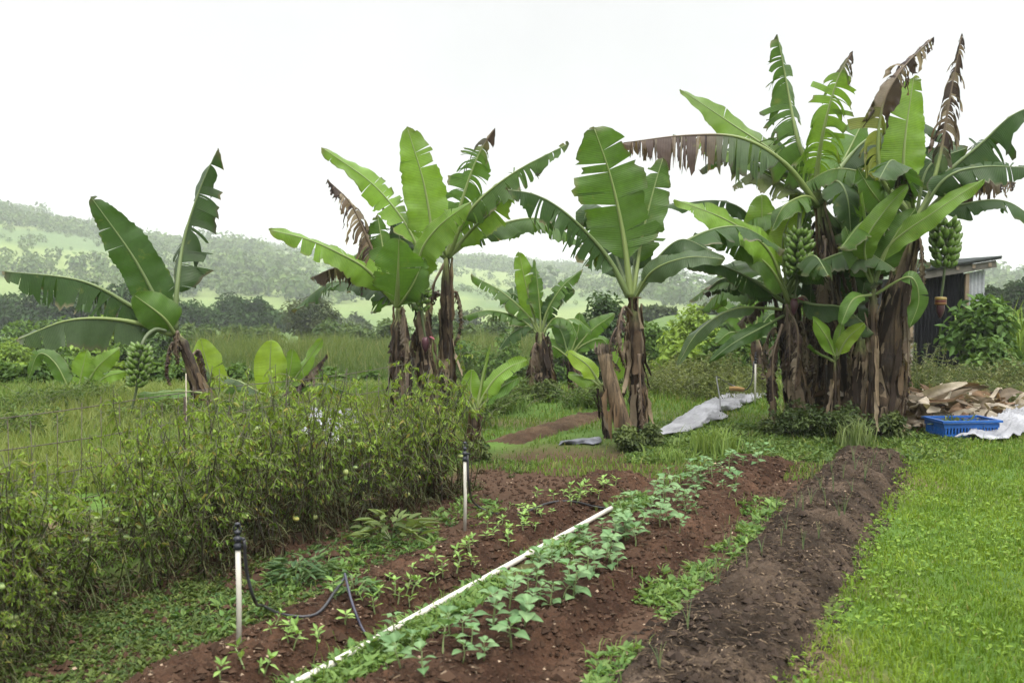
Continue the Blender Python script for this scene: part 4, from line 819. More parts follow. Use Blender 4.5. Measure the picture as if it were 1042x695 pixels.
# the lawn on the right
x, y = scatter(270000, 3.2, 14, 1.0); u, v = uv_of(x, y); cl = fbm(x * 1.6, y * 1.6, 43)
edge = sst(-.98, -.5, v + .35 * (fbm(u * 3, v * 3, 44) - .5)); ok = (rng.random(len(x)) < edge * (.75 + .6 * sst(.3, .55, cl))) & (v > -1.1) & off_beds(x, y, -.02)
x, y, cl = x[ok], y[ok], cl[ok]; n = len(x); mb = MB()
C = mixc(G0, G1, np.clip(fbm(x * 2.5, y * 2.5, 45) * 1.4 - .2 + rng.normal(size=n) * .2, 0, 1)) * rng.uniform(.75, 1.25, n)[:, None]; dr = rng.random(n) < .025; C[dr] = np.array(G2) * rng.uniform(.7, 1.3, dr.sum())[:, None]
mb.blades(np.stack([x, y, HS(x, y) - .005], 1), rng.uniform(.025, .065, n) * (.55 + .9 * cl), rng.uniform(.0035, .007, n) * (1 + y * .06), rng.uniform(0, 6.28, n), rng.uniform(.2, .95, n), C)
k = 26000; x, y = scatter(k, 3.2, 13, 1.0); u, v = uv_of(x, y); ok = (v > -.9 + .5 * (fbm(u * 3, v * 3, 44) - .5)) & (fbm(x * 1.1, y * 1.1, 47) > .46) & off_beds(x, y); x, y = x[ok], y[ok]; k = len(x)   # broad clover-like leaves
th = rng.uniform(0, 6.28, k); D = np.stack([np.cos(th), np.sin(th), rng.uniform(-.1, .5, k)], 1)
mb.leaves(np.stack([x, y, HS(x, y) + rng.uniform(.01, .045, k)], 1), D, rng.normal(size=(k, 3)) * .3 + TRI, rng.uniform(.02, .045, k), rng.uniform(.012, .026, k), mixc((.075, .148, .016), (.155, .235, .03), rng.random(k)))
tag(link('lawn_grass', mb.mesh('lawn_grass'), M_GRASS), 'short bright green grass and clover along the right of the beds', 'grass', kind='stuff')
# grass behind the beds and around the banana plants
x, y = scatter(150000, 7.5, 24, 1.1); u, v = uv_of(x, y); cl = fbm(x * .9, y * .9, 48)
ok = off_beds(x, y, -.03) & (v < -.2 + 3 * (y - 9)) & ~((v < -3.6) & (u < 8.0)) & ~((v > -3.6) & (v < -.8) & (u < 8.0)) & (rng.random(len(x)) < .25 + 1.2 * sst(.32, .55, cl))
x, y, cl = x[ok], y[ok], cl[ok]; n = len(x); mb = MB(); C = mixc((.058, .115, .016), (.125, .195, .030), np.clip(cl * 1.3 - .2 + rng.normal(size=n) * .25, 0, 1)) * rng.uniform(.75, 1.25, n)[:, None]; dr = rng.random(n) < .14; C[dr] = np.array(G2) * rng.uniform(.7, 1.2, dr.sum())[:, None]
mb.blades(np.stack([x, y, HS(x, y) - .005], 1), rng.uniform(.03, .10, n) * (.5 + cl) * (1 + sst(13, 17, y) * 1.6), rng.uniform(.004, .008, n) * (1 + y * .05), rng.uniform(0, 6.28, n), rng.uniform(.15, .9, n), C)
tag(link('meadow_grass', mb.mesh('meadow_grass'), M_GRASS), 'uneven green grass between the banana plants behind the beds', 'grass', kind='stuff')
# pale dry grass in the field on the left
n = 42000; y = 8 + 10 * rng.random(n) ** 1.1; px = rng.uniform(-160, 470, n); x = (px - CX) / F * y; u, v = uv_of(x, y); ok = (v < -5.2) & (u > 4); x, y = x[ok], y[ok]; n = len(x); cl = fbm(x * .4, y * .4, 50)
mb = MB(); C = mixc((.075, .135, .025), (.18, .21, .06), np.clip(cl * 1.6 - .3 + rng.normal(size=n) * .2, 0, 1))
mb.blades(np.stack([x, y, H(x, y)], 1), rng.uniform(.12, .38, n), rng.uniform(.006, .012, n) * (1 + y * .04), rng.uniform(0, 6.28, n), rng.uniform(.1, .6, n), C)
tag(link('field_grass', mb.mesh('field_grass'), M_GRASS), 'pale yellowish field grass behind the tomato rows', 'grass', kind='stuff')
# tall grass band beyond
n = 42000; px = rng.uniform(185, 560, n); y = rng.uniform(33, 52, n); x = (px - CX) / F * y; cl = fbm(x * .35, y * .35, 52)
hh = (1.7 + 2.0 * (cl - .5)) * rng.uniform(.6, 1.1, n); mb = MB(); C = .72 * mixc((.055, .11, .020), (.145, .195, .042), np.clip(cl * 1.5 - .25 + rng.normal(size=n) * .2, 0, 1)); dr = rng.random(n) < .06; C[dr] = (.19, .19, .075)
mb.blades(np.stack([x, y, H(x, y)], 1), hh, rng.uniform(.03, .06, n), rng.uniform(0, 6.28, n), rng.uniform(.05, .5, n), C)
tag(link('tall_grass', mb.mesh('tall_grass'), M_GRASS), 'wide band of tall green cane grass across the valley field', 'grass', kind='stuff')

# low weeds: leafy rosettes in the furrows, along the path and under the tomatoes
def rosettes(mb, x, y, size, c0, c1, per=8, z0=0.0):
    n = len(x); th = rng.uniform(0, 6.28, (n, per)); el = rng.uniform(.0, .9, (n, per)); D = np.stack([np.cos(th) * np.cos(el), np.sin(th) * np.cos(el), np.sin(el)], -1)
    P = np.stack([x, y, HS(x, y) + z0], 1)[:, None] + D * (size[:, None, None] * .5 * rng.random((n, per, 1))) ; nn_ = TRI * 1.0 - D * .5 + rng.normal(size=D.shape) * .2
    C = mixc(c0, c1, rng.random(n))[:, None] * rng.uniform(.75, 1.25, (n, per, 1))
    L = (size[:, None] * rng.uniform(.5, 1.0, (n, per))).ravel(); mb.leaves(P.reshape(-1, 3), D.reshape(-1, 3), nn_.reshape(-1, 3), L, L * rng.uniform(.35, .6, n * per), C.reshape(-1, 3))
mb = MB()
def strip(n, v0, v1, u0, u1, thr, seed): 
    u = u0 + (u1 - u0) * rng.random(n) ** 1.2; v = rng.uniform(v0, v1, n); x, y = xy_of(u, v); ok = fbm(u * 1.7, v * 1.7, seed) > thr; return x[ok], y[ok]
for a in [(800, -2.62, -2.40, 2.4, 5.0, .38, 61), (350, -2.62, -2.40, 5.0, 7.5, .5, 66), (480, -1.72, -1.42, 2.4, 5.2, .44, 62), (260, -1.72, -1.44, 5.0, 7.2, .5, 68), (160, -1.72, -1.47, 6.8, 9.5, .55, 69), (420, -3.75, -3.24, 3.4, 9.0, .55, 63)]:
    x, y = strip(*a); rosettes(mb, x, y, rng.uniform(.025, .075, len(x)), (.06, .125, .03), (.13, .20, .055))
    n = int(len(x) * 1.2); j_ = rng.integers(0, len(x), n); gx_, gy_ = x[j_] + rng.normal(size=n) * .05, y[j_] + rng.normal(size=n) * .05
    mb.blades(np.stack([gx_, gy_, HS(gx_, gy_)], 1), rng.uniform(.04, .11, n), .005, rng.uniform(0, 6.28, n), rng.uniform(.3, .95, n), mixc((.08, .15, .03), (.16, .22, .06), rng.random(n)))
x, y = strip(7000, -5.6, -3.85, 2.0, 8.6, .40, 64); rosettes(mb, x, y, rng.uniform(.014, .042, len(x)), (.028, .050, .013), (.085, .112, .027))
x, y = strip(4200, -4.1, -3.25, 2.0, 4.3, .22, 67); rosettes(mb, x, y, rng.uniform(.012, .04, len(x)), (.030, .054, .013), (.095, .130, .03))
x, y = strip(1200, -4.0, -3.3, 3.3, 6.2, .5, 65); rosettes(mb, x, y, rng.uniform(.014, .04, len(x)), (.03, .07, .02), (.08, .13, .035))
x, y = scatter(2600, 9.4, 12.2, 1.0, 640, 980); ok = off_beds(x, y) ; x, y = x[ok], y[ok]; rosettes(mb, x, y, rng.uniform(.03, .08, len(x)), (.045, .085, .022), (.11, .16, .04))
tag(link('ground_weeds', mb.mesh('ground_weeds'), M_FOL), 'low leafy weeds in the furrows, on the path and under the tomato plants', 'weeds', kind='stuff')

# single larger weed plants beside the path
def weed(px, py, h, n, L, c0, c1, label, spread=.5, name='weed_plant', group=None, grass=False):
    p = ground(px, py); o = tag(empty(name, p), label, 'weed', group); mb = MB(); g = np.random.default_rng(int(px * 3 + py))
    if grass:
        P = np.zeros((n, 3)); P[:, :2] = g.normal(size=(n, 2)) * spread * .3; mb.blades(P, h * g.uniform(.6, 1.2, n), .011, g.uniform(0, 6.28, n), g.uniform(.2, .8, n), mixc(c0, c1, g.random(n))); link('foliage', mb.mesh('foliage'), M_GRASS, o)
    else:
        th = g.uniform(0, 6.28, n); r_ = spread * np.sqrt(g.random(n)); el = g.uniform(.0, .8, n); P = np.stack([np.cos(th) * r_, np.sin(th) * r_, h * (1 - (r_ / spread) ** 2 * .6) * g.uniform(.3, 1, n)], 1)
        D = np.stack([np.cos(th), np.sin(th), np.sin(el) - .2], 1); mb.leaves(P, D, TRI + g.normal(size=(n, 3)) * .25, L * g.uniform(.6, 1.3, n), L * .28, mixc(c0, c1, g.random(n)) * g.uniform(.8, 1.2, n)[:, None]); link('foliage', mb.mesh('foliage'), M_FOL, o)
        mb = MB()
        for q in range(6): mb.tube([(0, 0, 0), tuple(P[q] * .5), tuple(P[q])], .004, (.1, .13, .05), n=5)
        link('stem', mb.mesh('stem'), M_RIB, o)
weed(398, 550, .20, 64, .14, (.06, .09, .028), (.12, .16, .05), 'wide weed with long pointed leaves at the path edge', .22)
weed(303, 592, .16, 120, .075, (.035, .075, .03), (.08, .13, .05), 'round dark green leafy weed on the bare red path', .13)
weed(318, 582, .12, 70, .07, (.04, .08, .03), (.09, .14, .05), 'smaller dark weed just behind the round one on the path', .12)
weed(360, 604, .10, 60, .07, (.05, .10, .035), (.10, .16, .05), 'low leafy weed by the end of the near black hose', .10)
weed(727, 462, .34, 240, .3, (.10, .17, .035), (.18, .25, .06), 'bright tuft of long grass at the end of the middle bed', .4, 'grass_tuft', None, True)
weed(872, 455, .36, 140, .3, (.10, .15, .05), (.18, .22, .08), 'spiky grass tuft at the foot of the big clump', .32, 'grass_tuft', None, True)
weed(686, 470, .2, 90, .2, (.10, .17, .035), (.17, .24, .06), 'small grass tuft among the farthest broad-leaved seedlings', .3, 'grass_tuft', None, True)
# creepers at the feet of the banana plants
for px, Y, tp, wp, c, lab in [(815, 11.1, 402, 60, 0, 'dark creeper mound covering the foot of the left stem of the big clump'), (862, 10.9, 408, 50, 0, 'dark creeper mound at the foot of the central stems'), (790, 11.3, 424, 36, 1, 'low weeds under the hanging dried leaves of the big clump'), (906, 11.0, 416, 36, 1, 'weeds around the foot of the thick right stem'), (640, 10.1, 430, 40, 1, 'weeds around the foot of the cut stump'), (664, 10.4, 428, 22, 1, 'weeds around the foot of the single-stemmed plant'), (556, 14.7, 384, 40, 1, 'weeds around the foot of the small far banana plant'), (484, 9.5, 445, 26, 1, 'weeds around the young banana plant by the tomatoes')]:
    tree('creeper', lab, 'creeper', px, Y, tp, wp, (.022, .04, .016), (.07, .10, .03) if c == 0 else (.10, .13, .04), 1500, .05, trunk=False, base_f=0, part='foliage', minh=.2, clumps=40)

# ------------------------------------------------------------------ tomato rows
def tomato_proto(seed, h, nl, dead):
    g = np.random.default_rng(seed); o = empty('tomato_plant', (0, 0, 0)); st = MB(); P = []; D = []
    for c in range(9 + int(dead * 5)):
        a = g.normal(size=2) * .07; t = np.linspace(0, 1, 9); hx = h * g.uniform(.68, 1.22); px_ = a[0] + .06 * np.sin(t * 5 + g.uniform(0, 6)) + g.normal() * .12 * t; py_ = a[1] + .06 * np.sin(t * 4 + g.uniform(0, 6)) + g.normal() * .10 * t
        X = np.stack([px_, py_, hx * t], 1); st.tube(X, np.linspace(.0055, .002, 9), mixc((.022, .016, .010), (.065, .085, .024), [g.random() ** 1.6])[0], n=5)
        for q in range(int(19 * (1 - .45 * dead))):
            tq = g.uniform(.05, 1); pt = np.array([np.interp(tq, t, X[:, k_]) for k_ in range(3)]); th = g.uniform(0, 6.28); L = g.uniform(.08, .20) * (1.0 - .35 * tq); dz = g.uniform(-.9, .5) - .3 * (1 - tq)
            d = np.array([math.cos(th), math.sin(th), dz]); d /= np.linalg.norm(d); e = pt + d * L - np.array([0, 0, L * .3]); st.tube([pt, pt + d * L * .6, e], .0022, (.09, .10, .035), n=3, cap=False)
            k = nl
            for b_ in range(k):
                f = .25 + .75 * b_ / (k - 1); P.append(pt + (e - pt) * f); sgn = 1 if b_ % 2 else -1; sd_ = np.array([-d[1], d[0], 0]) * sgn
                D.append((d * .6 + sd_ * (1.0 if b_ < k - 1 else 0) + np.array([0, 0, -.5]) + g.normal(size=3) * .35))
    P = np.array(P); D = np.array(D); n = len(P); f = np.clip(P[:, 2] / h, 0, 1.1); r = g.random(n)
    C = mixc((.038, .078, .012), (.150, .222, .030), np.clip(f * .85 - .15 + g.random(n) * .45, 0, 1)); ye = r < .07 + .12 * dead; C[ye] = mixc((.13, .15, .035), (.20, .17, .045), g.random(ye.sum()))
    de = (g.random(n) < (dead * .7 + .62) * np.clip(1.12 - f * 1.35, 0.02, 1)); C[de] = mixc((.018, .013, .008), (.065, .046, .024), g.random(de.sum()))  # dead lower leaves, plus deeper low tones that paint shade into the base
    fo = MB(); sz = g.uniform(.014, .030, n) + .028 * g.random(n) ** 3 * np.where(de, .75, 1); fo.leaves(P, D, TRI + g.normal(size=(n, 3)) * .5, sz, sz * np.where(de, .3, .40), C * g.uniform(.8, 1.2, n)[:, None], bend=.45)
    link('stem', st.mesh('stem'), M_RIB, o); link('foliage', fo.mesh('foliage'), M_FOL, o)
    for q in range(int(g.integers(2, 5))):
        t = MB(); s_ = g.uniform(.015, .022); th = np.linspace(0, np.pi, 8); t.lathe(np.stack([np.sin(th) * s_, -np.cos(th) * s_ * .9], 1), [(.20, .27, .09), (.26, .30, .10), (.22, .28, .09), (.27, .26, .06)][g.integers(0, 4)], n=12)
        for b_ in range(5): a = b_ * 1.257; t.leaves([[0, 0, s_ * .9]], np.array([[math.cos(a), math.sin(a), .1]]), np.array([[0, 0, 1.]]), .02, .008, (.06, .11, .03))
        f_ = link('tomato', t.mesh('tomato'), M_FRUIT, o); a = g.uniform(0, 6.28); f_.location = (math.cos(a) * .2, math.sin(a) * .2, h * g.uniform(.12, .7))
    return o
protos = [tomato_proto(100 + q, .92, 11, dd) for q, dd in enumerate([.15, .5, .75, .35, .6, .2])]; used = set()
def place_tomato(u, v, k, sc_, label, group):
    x, y = xy_of(u, v); o = protos[k] if k not in used else copy_tree(protos[k]); used.add(k)
    o.location = (x, y, gz(x, y) - .01); o.rotation_euler.z = rng.uniform(0, 6.28); o.scale = (sc_ * rng.uniform(.85, 1.3), sc_ * rng.uniform(.85, 1.3), sc_ * rng.uniform(.78, 1.18)); tag(o, label, 'tomato plant', group)
FRONT = 'yellowing tomato plant in the front row beside the bare path'; BACK = 'tomato plant in the rear row, against the wire trellis'
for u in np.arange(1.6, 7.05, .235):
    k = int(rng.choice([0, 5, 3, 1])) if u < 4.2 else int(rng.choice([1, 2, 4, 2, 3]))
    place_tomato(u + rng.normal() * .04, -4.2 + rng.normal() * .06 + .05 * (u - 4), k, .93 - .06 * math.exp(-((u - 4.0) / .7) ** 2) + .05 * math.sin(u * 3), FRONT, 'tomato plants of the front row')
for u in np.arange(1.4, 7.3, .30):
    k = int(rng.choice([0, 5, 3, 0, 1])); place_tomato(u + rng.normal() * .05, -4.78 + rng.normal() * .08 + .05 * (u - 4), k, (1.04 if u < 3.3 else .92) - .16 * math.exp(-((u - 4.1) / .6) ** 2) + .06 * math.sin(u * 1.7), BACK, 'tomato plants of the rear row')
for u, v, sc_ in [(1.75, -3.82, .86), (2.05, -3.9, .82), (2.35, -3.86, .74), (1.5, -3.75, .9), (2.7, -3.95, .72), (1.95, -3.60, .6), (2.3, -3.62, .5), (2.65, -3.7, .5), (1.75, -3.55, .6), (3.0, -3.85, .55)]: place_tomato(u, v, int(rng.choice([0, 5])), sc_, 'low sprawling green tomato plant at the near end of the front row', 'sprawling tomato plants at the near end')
# wire trellis behind the rear row
x0_, y0_ = xy_of(.8, -5.3); t = tag(empty('wire_trellis', (x0_, y0_, 0), -math.atan2(BX, BY) + math.pi / 2), 'rusty wire mesh trellis on thin posts behind the tomato rows', 'trellis'); Lw = 7.6
mb = MB()
for q, hz_ in enumerate((.30, .50, .70, .90)): mb.tube([(a, .015 * math.sin(a * 3 + q), hz_ + .012 * math.sin(a * 2.3 + q)) for a in np.linspace(0, Lw, 40)], .0032, (.06, .042, .032), n=4)
for a in np.arange(.1, Lw, .17): mb.tube([(a, .01, .12), (a + .02 * math.sin(a * 9), 0, .9 + .05 * math.sin(a * 7))], .003, (.06, .042, .032), n=4)
link('wire_mesh', mb.mesh('wire_mesh'), MATS['banana_rib'], t)
for a in np.arange(.05, Lw + .1, 1.5):
    mb = MB(); mb.tube([(a, -.02, -.05), (a + .015, -.02, .88)], .009, (.06, .045, .034), n=6); link('post', mb.mesh('post'), M_BARK, t)
# thin pale stake
p = at(189, 430, 9.2); z = gz(p.x, 9.2); o = MB(); o.tube([(0, 0, -.05), (.01, 0, at(189, 380, 9.2).z - z)], [.008, .006], (.30, .27, .21), n=7); so_ = link('wooden_stake', o.mesh('wooden_stake'), M_WOOD, loc=(p.x, 9.2, z)); tag(so_, 'thin pale stake standing among the tomatoes before the leaning banana', 'stake')

# ------------------------------------------------------------------ seedlings
def seedling_proto(name, h, pairs, L, wr, c0, c1, seed, droop=.2, petiole=.25):
    g = np.random.default_rng(seed); o = empty(name, (0, 0, 0)); st = MB(); X = np.array([[0, 0, -.01], [.004, .003, h * .5], [g.normal() * .01, g.normal() * .01, h]]); st.tube(spline(X, 6)[0], np.linspace(.0042, .0028, 6) * (1 + h * 2), (.16, .21, .08), n=6)
    fo = MB()
    for q in range(pairs):
        z = h * (1 - .30 * q); th0 = q * 1.57 + g.normal() * .2
        for s in range(2 if q else 4):
            th = th0 + s * (math.pi if q else math.pi / 2) + g.normal() * .25; el = g.uniform(.05, .45) if q else g.uniform(.25, .85); ll = L * g.uniform(.75, 1.15) * (1 if q else .8)
            d = np.array([math.cos(th) * math.cos(el), math.sin(th) * math.cos(el), math.sin(el)]); a = np.array([0, 0, z]); b_ = a + d * ll * petiole
            st.tube([a, b_], .0022, (.15, .21, .08), n=4); K = 7; t = np.linspace(0, 1, K); wid = ll * wr * np.array([.04, .34, .50, .48, .36, .2, .01]); sd_ = np.cross(d, TRI); sd_ /= np.linalg.norm(sd_); up = np.cross(sd_, d)
            mid_ = b_ + d * (t * ll)[:, None] - TRI * (droop * ll * t ** 2)[:, None]; rp = .02 * ll * np.sin(t * 9 + g.uniform(0, 6)); c = mixc(c0, c1, [g.random()])[0] * g.uniform(.9, 1.12)
            V = np.stack([mid_ - sd_ * wid[:, None] + up * (wid * .3 + rp)[:, None], mid_ - sd_ * wid[:, None] * .5 + up * (wid * .16)[:, None], mid_, mid_ + sd_ * wid[:, None] * .5 + up * (wid * .16)[:, None], mid_ + sd_ * wid[:, None] + up * (wid * .3 - rp)[:, None]], 1)
            ix = np.arange(K * 5).reshape(K, 5); CC = np.tile(c, (K * 5, 1)).reshape(K, 5, 3); CC[:, 2] = CC[:, 2] * 1.25 + .015
            fo.add(V.reshape(-1, 3), q=np.stack([ix[:-1, :-1], ix[1:, :-1], ix[1:, 1:], ix[:-1, 1:]], -1).reshape(-1, 4), c=CC.reshape(-1, 3))
    link('stem', st.mesh('stem'), M_RIB, o); link('foliage', fo.mesh('foliage'), M_FOL, o); return o
def seed_rows(protos, spots, label, cat, group, s0=.8, s1=1.2):
    us = set()
    for px, py in spots:
        k = int(rng.integers(0, len(protos))); o = protos[k] if k not in us else copy_tree(protos[k]); us.add(k); p = ground(px + rng.normal() * 2.5, py + rng.normal() * 2); o.location = p; o.rotation_euler = (rng.normal() * .16, rng.normal() * .16, rng.uniform(0, 6.28)); s = rng.uniform(s0, s1); o.scale = (s, s, s); tag(o, label, cat, group)
    for k in range(len(protos)):
        if k not in us: p = ground(*spots[k]); o = protos[k]; o.location = p + Vector((.08, .05, 0)); tag(o, label, cat, group)
big = [seedling_proto('broad_leaved_seedling', h, pr, .092, .80, (.075, .15, .055), (.135, .215, .095), 300 + q, .28) for q, (h, pr) in enumerate([(.15, 3), (.11, 2), (.18, 3), (.13, 3), (.10, 2), (.16, 4), (.07, 1), (.14, 2)])]
spots = [(404, 655), (481, 660), (513, 652), (430, 687), (492, 672), (534, 636), (559, 617), (580, 603), (520, 608), (545, 590), (608, 584), (626, 575), (587, 582), (647, 558), (622, 556), (601, 562), (560, 578), (576, 566), (590, 554), (612, 545), (628, 538), (640, 545), (655, 532), (668, 538), (646, 522), (660, 515), (675, 520), (682, 531), (690, 512), (700, 519), (707, 506), (668, 504), (683, 500), (696, 494), (712, 492), (725, 486), (737, 495), (704, 484), (718, 478), (733, 478), (744, 486), (745, 470), (758, 474), (772, 468), (760, 464), (780, 463), (455, 648), (468, 672), (548, 602), (606, 570), (635, 528), (676, 508)]
spots += [(px_ + rng.normal() * 9 + 5, py_ + rng.normal() * 5) for px_, py_ in spots[:44] if py_ < 640]
spots += [(392, 668), (418, 662), (444, 664), (468, 652), (498, 640), (520, 624), (540, 622), (500, 622), (470, 640), (440, 650), (410, 684), (520, 660), (548, 614)]
seed_rows(big, spots, 'soft pale green seedling with broad heart-shaped leaves in the row along the white pipe', 'seedling', 'broad-leaved seedlings of the middle bed', .5, .98)
sm = [seedling_proto('small_seedling', h, pr, .065, .42, (.11, .20, .045), (.19, .29, .075), 340 + q, .10, .1) for q, (h, pr) in enumerate([(.075, 2), (.055, 2), (.10, 3), (.05, 2)])]
spots = [(274, 637), (298, 663), (321, 656), (243, 681), (265, 689), (222, 692), (296, 640), (347, 637), (376, 623), (340, 612), (360, 596), (382, 599), (388, 606), (397, 592), (413, 604), (424, 601), (441, 595), (419, 582), (444, 577), (463, 581), (479, 566), (499, 540), (512, 536), (516, 550), (500, 546), (516, 556), (527, 542), (513, 540), (541, 542), (530, 517), (559, 523), (548, 512), (578, 516), (573, 507), (584, 508), (594, 499), (601, 504), (611, 497), (619, 493), (477, 562), (481, 574), (566, 512), (590, 512), (480, 553), (547, 526), (452, 586), (404, 615), (310, 650), (606, 508), (626, 497)]
spots += [(px_ + rng.normal() * 12 - 4, py_ + rng.normal() * 7) for px_, py_ in spots[::2]]
seed_rows(sm, spots, 'small bright green seedling with narrow upright leaves in the bare red left bed', 'seedling', 'small seedlings of the left bed', .6, 1.05)
def onion_proto(seed, h):
    g = np.random.default_rng(seed); o = MB()
    for q in range(int(g.integers(2, 5))):
        th = g.uniform(0, 6.28); ln = g.uniform(.05, .4); hh_ = h * g.uniform(.6, 1.1); t = np.linspace(0, 1, 6); X = np.stack([np.cos(th) * ln * hh_ * t ** 2, np.sin(th) * ln * hh_ * t ** 2, hh_ * t * (1 - .2 * ln * t) - .01], 1); o.tube(X, .0038 * (1 - t * .85), mixc((.08, .135, .065), (.17, .20, .08), [g.random()])[0], n=5)
    return o.mesh('onion_shoot')
oms = [onion_proto(400 + q, h) for q, h in enumerate([.17, .14, .19, .12, .16])]
spots = [(671, 681), (716, 595), (730, 598), (775, 564), (817, 561), (833, 550), (854, 527), (859, 527), (800, 540), (817, 522), (810, 518), (825, 514), (880, 489), (867, 501), (848, 500), (795, 556), (840, 515), (870, 480), (886, 476), (858, 488), (835, 498), (846, 480), (868, 470), (890, 468), (826, 488), (760, 578), (700, 640), (742, 560), (812, 500), (790, 520), (905, 470), (897, 482)]
for q, (px, py) in enumerate(spots): p = ground(px, py); o = link('onion_shoot', oms[q % 5], M_FOL, loc=p); o.rotation_euler.z = rng.uniform(0, 6.28); tag(o, 'thin upright onion shoot growing in the dark compost bed', 'onion', 'onion shoots in the dark bed')

# ------------------------------------------------------------------ irrigation
WH = (.46, .44, .385)
def riser(px, pb, pt, label, r=.0135, group=None):
    p = ground(px, pb); Y = p.y; h = at(px, pt, Y).z - p.z; o = tag(empty('sprinkler', p), label, 'sprinkler', group); hp = h * .80
    mb = MB(); mb.tube([(0, 0, -.06), (.004, 0, hp * .5), (.002, 0, hp)], r, WH, n=12); link('riser_pipe', mb.mesh('riser_pipe'), M_PVC, o)
    k = (h - hp) / .125; B_ = (.016, .018, .026); mb = MB()
    mb.lathe([(0, -.012), (.021, -.012), (.021, .012), (.016, .016), (.014, .03), (.022, .034), (.022, .048), (.012, .052), (.010, .066), (.018, .070), (.018, .080), (.006, .084), (.006, .108), (.016, .112), (.014, .120), (0, .124)], B_, n=12)
    for a in (-1, 1): mb.tube([(a * .018, 0, .075), (a * .021, 0, .092), (a * .010, 0, .112)], .0035, B_, n=5)
    mb.box((.026, 0, .040), (.022, .014, .012), B_)
    hd = link('sprinkler_head', mb.mesh('sprinkler_head'), M_BLACK, o); hd.location = (.002, 0, hp); hd.scale = (.82, .82, k); return p, hp
p1, h1 = riser(243, 657, 531, 'nearest sprinkler: black head on a white pipe at the front of the left bed', .0118)
p2, h2 = riser(473, 540, 449, 'sprinkler on a white pipe at the far end of the tomato row', .0115)
p3, h3 = riser(768, 412, 358, 'sprinkler on a white pipe standing by the white plastic sheet', .0135)
def hose(label, pts, r=.0075, col=(.018, .018, .022), name='hose'):
    X, L = spline(pts, 70); mb = MB(); mb.tube(X, r, col, n=8); return tag(link(name, mb.mesh(name), M_BLACK), label, 'hose')
def gp(px, py, up=.012): p = ground(px, py); return p + Vector((0, 0, up))
hose('black hose looping from the nearest sprinkler across the left bed', [p1 + Vector((.03, 0, h1 + .03)), p1 + Vector((.035, .02, h1 - .12)), p1 + Vector((.05, .1, .16)), gp(268, 622, .03), gp(290, 628), gp(322, 627), gp(342, 612, .06), gp(352, 604, .09)])
hose('short blue-grey hose end sloping down beside the seedlings', [gp(351, 603, .10), gp(358, 622, .05), gp(368, 640, .01), gp(376, 650, .005)], .0065, (.028, .028, .05))
hose('black hose lying from the second sprinkler across the back of the left bed', [p2 + Vector((.02, 0, h2 + .03)), p2 + Vector((.03, .02, h2 - .2)), gp(484, 520, .05), gp(505, 524), gp(530, 524), gp(560, 514, .02), gp(585, 512), gp(605, 517), gp(622, 519)])
X, L = spline([gp(296, 703, .024), gp(360, 668, .024), gp(430, 628, .026), gp(500, 589, .026), gp(560, 556, .03), gp(622, 521, .03)], 60); mb = MB(); mb.tube(X, .017, WH, n=12)
mb.tube([X[36] , X[37]], .0215, WH, n=12); tag(link('pvc_pipe', mb.mesh('pvc_pipe'), M_PVC), 'long white pipe lying along the furrow between the two seedling beds', 'pipe')

# ------------------------------------------------------------------ plastic sheets
def sheet(name, label, corners, nu, nv, amp, lift, c, cat='plastic sheet', m_=None, seed=0, k=3.0, mound=.08):
    A, B_, C_, D_ = [np.array(list(ground(*q))) for q in corners]; s = np.linspace(0, 1, nu)[:, None, None]; t = np.linspace(0, 1, nv)[None, :, None]
    P = (A * (1 - s) + B_ * s) * (1 - t) + (D_ * (1 - s) + C_ * s) * t
    e = np.minimum(np.minimum(s, 1 - s) * 6, np.minimum(t, 1 - t) * 4).clip(0, 1)[..., 0]
    jit = (fbm(P[..., 0] * 2.2, P[..., 1] * 2.2, 71 + seed) - .5) * .35; P[..., 0] += jit * (1 - e); P[..., 1] += (fbm(P[..., 0] * 2, P[..., 1] * 2, 78 + seed) - .5) * .5 * (1 - e)
    rp = 1 - np.abs(2 * fbm(P[..., 0] * k, P[..., 1] * k, 73 + seed, 4) - 1); P[..., 2] = HS(P[..., 0], P[..., 1]) + lift + mound * e + amp * rp ** 3 * (.4 + .6 * e) + amp * .4 * fbm(P[..., 0] * 14, P[..., 1] * 14, 74 + seed, 2)
    mb = MB(); ix = np.arange(nu * nv).reshape(nu, nv); qd = np.stack([ix[:-1, :-1], ix[1:, :-1], ix[1:, 1:], ix[:-1, 1:]], -1).reshape(-1, 4)
    nn_ = fbm(P[..., 0] * 3, P[..., 1] * 3, 75 + seed).ravel(); C = mixc(np.array(c) * .72, np.array(c) * 1.12, sst(.3, .65, nn_)); mb.add(P.reshape(-1, 3), q=qd, c=C)
    Q = P.copy(); Q[..., 2] -= .006; mb.add(Q.reshape(-1, 3), q=qd[:, ::-1], c=C)
    return tag(link(name, mb.mesh(name), m_ or M_SHEET), label, cat)
sheet('plastic_sheet', 'long rumpled white plastic sheet on the grass left of the big clump', [(664, 446), (706, 441), (786, 402), (744, 402)], 110, 60, .05, .02, (.21, .21, .23), seed=1, mound=.05)
sheet('plastic_sheet', 'dark grey plastic edge lying on the ground behind the cut stump', [(572, 455), (604, 453), (612, 447), (586, 449)], 40, 20, .03, .005, (.10, .105, .13), seed=2, mound=.02)
sheet('plastic_sheet', 'shiny pale plastic strip in the field beyond the three-stemmed clump', [(318, 396), (414, 402), (420, 391), (330, 387)], 60, 24, .04, .16, (.22, .24, .29), seed=3)
sheet('plastic_sheet', 'pale plastic sheet glimpsed through the tomato plants', [(305, 468), (362, 468), (358, 432), (312, 432)], 40, 30, .12, .10, (.24, .245, .27), seed=5)
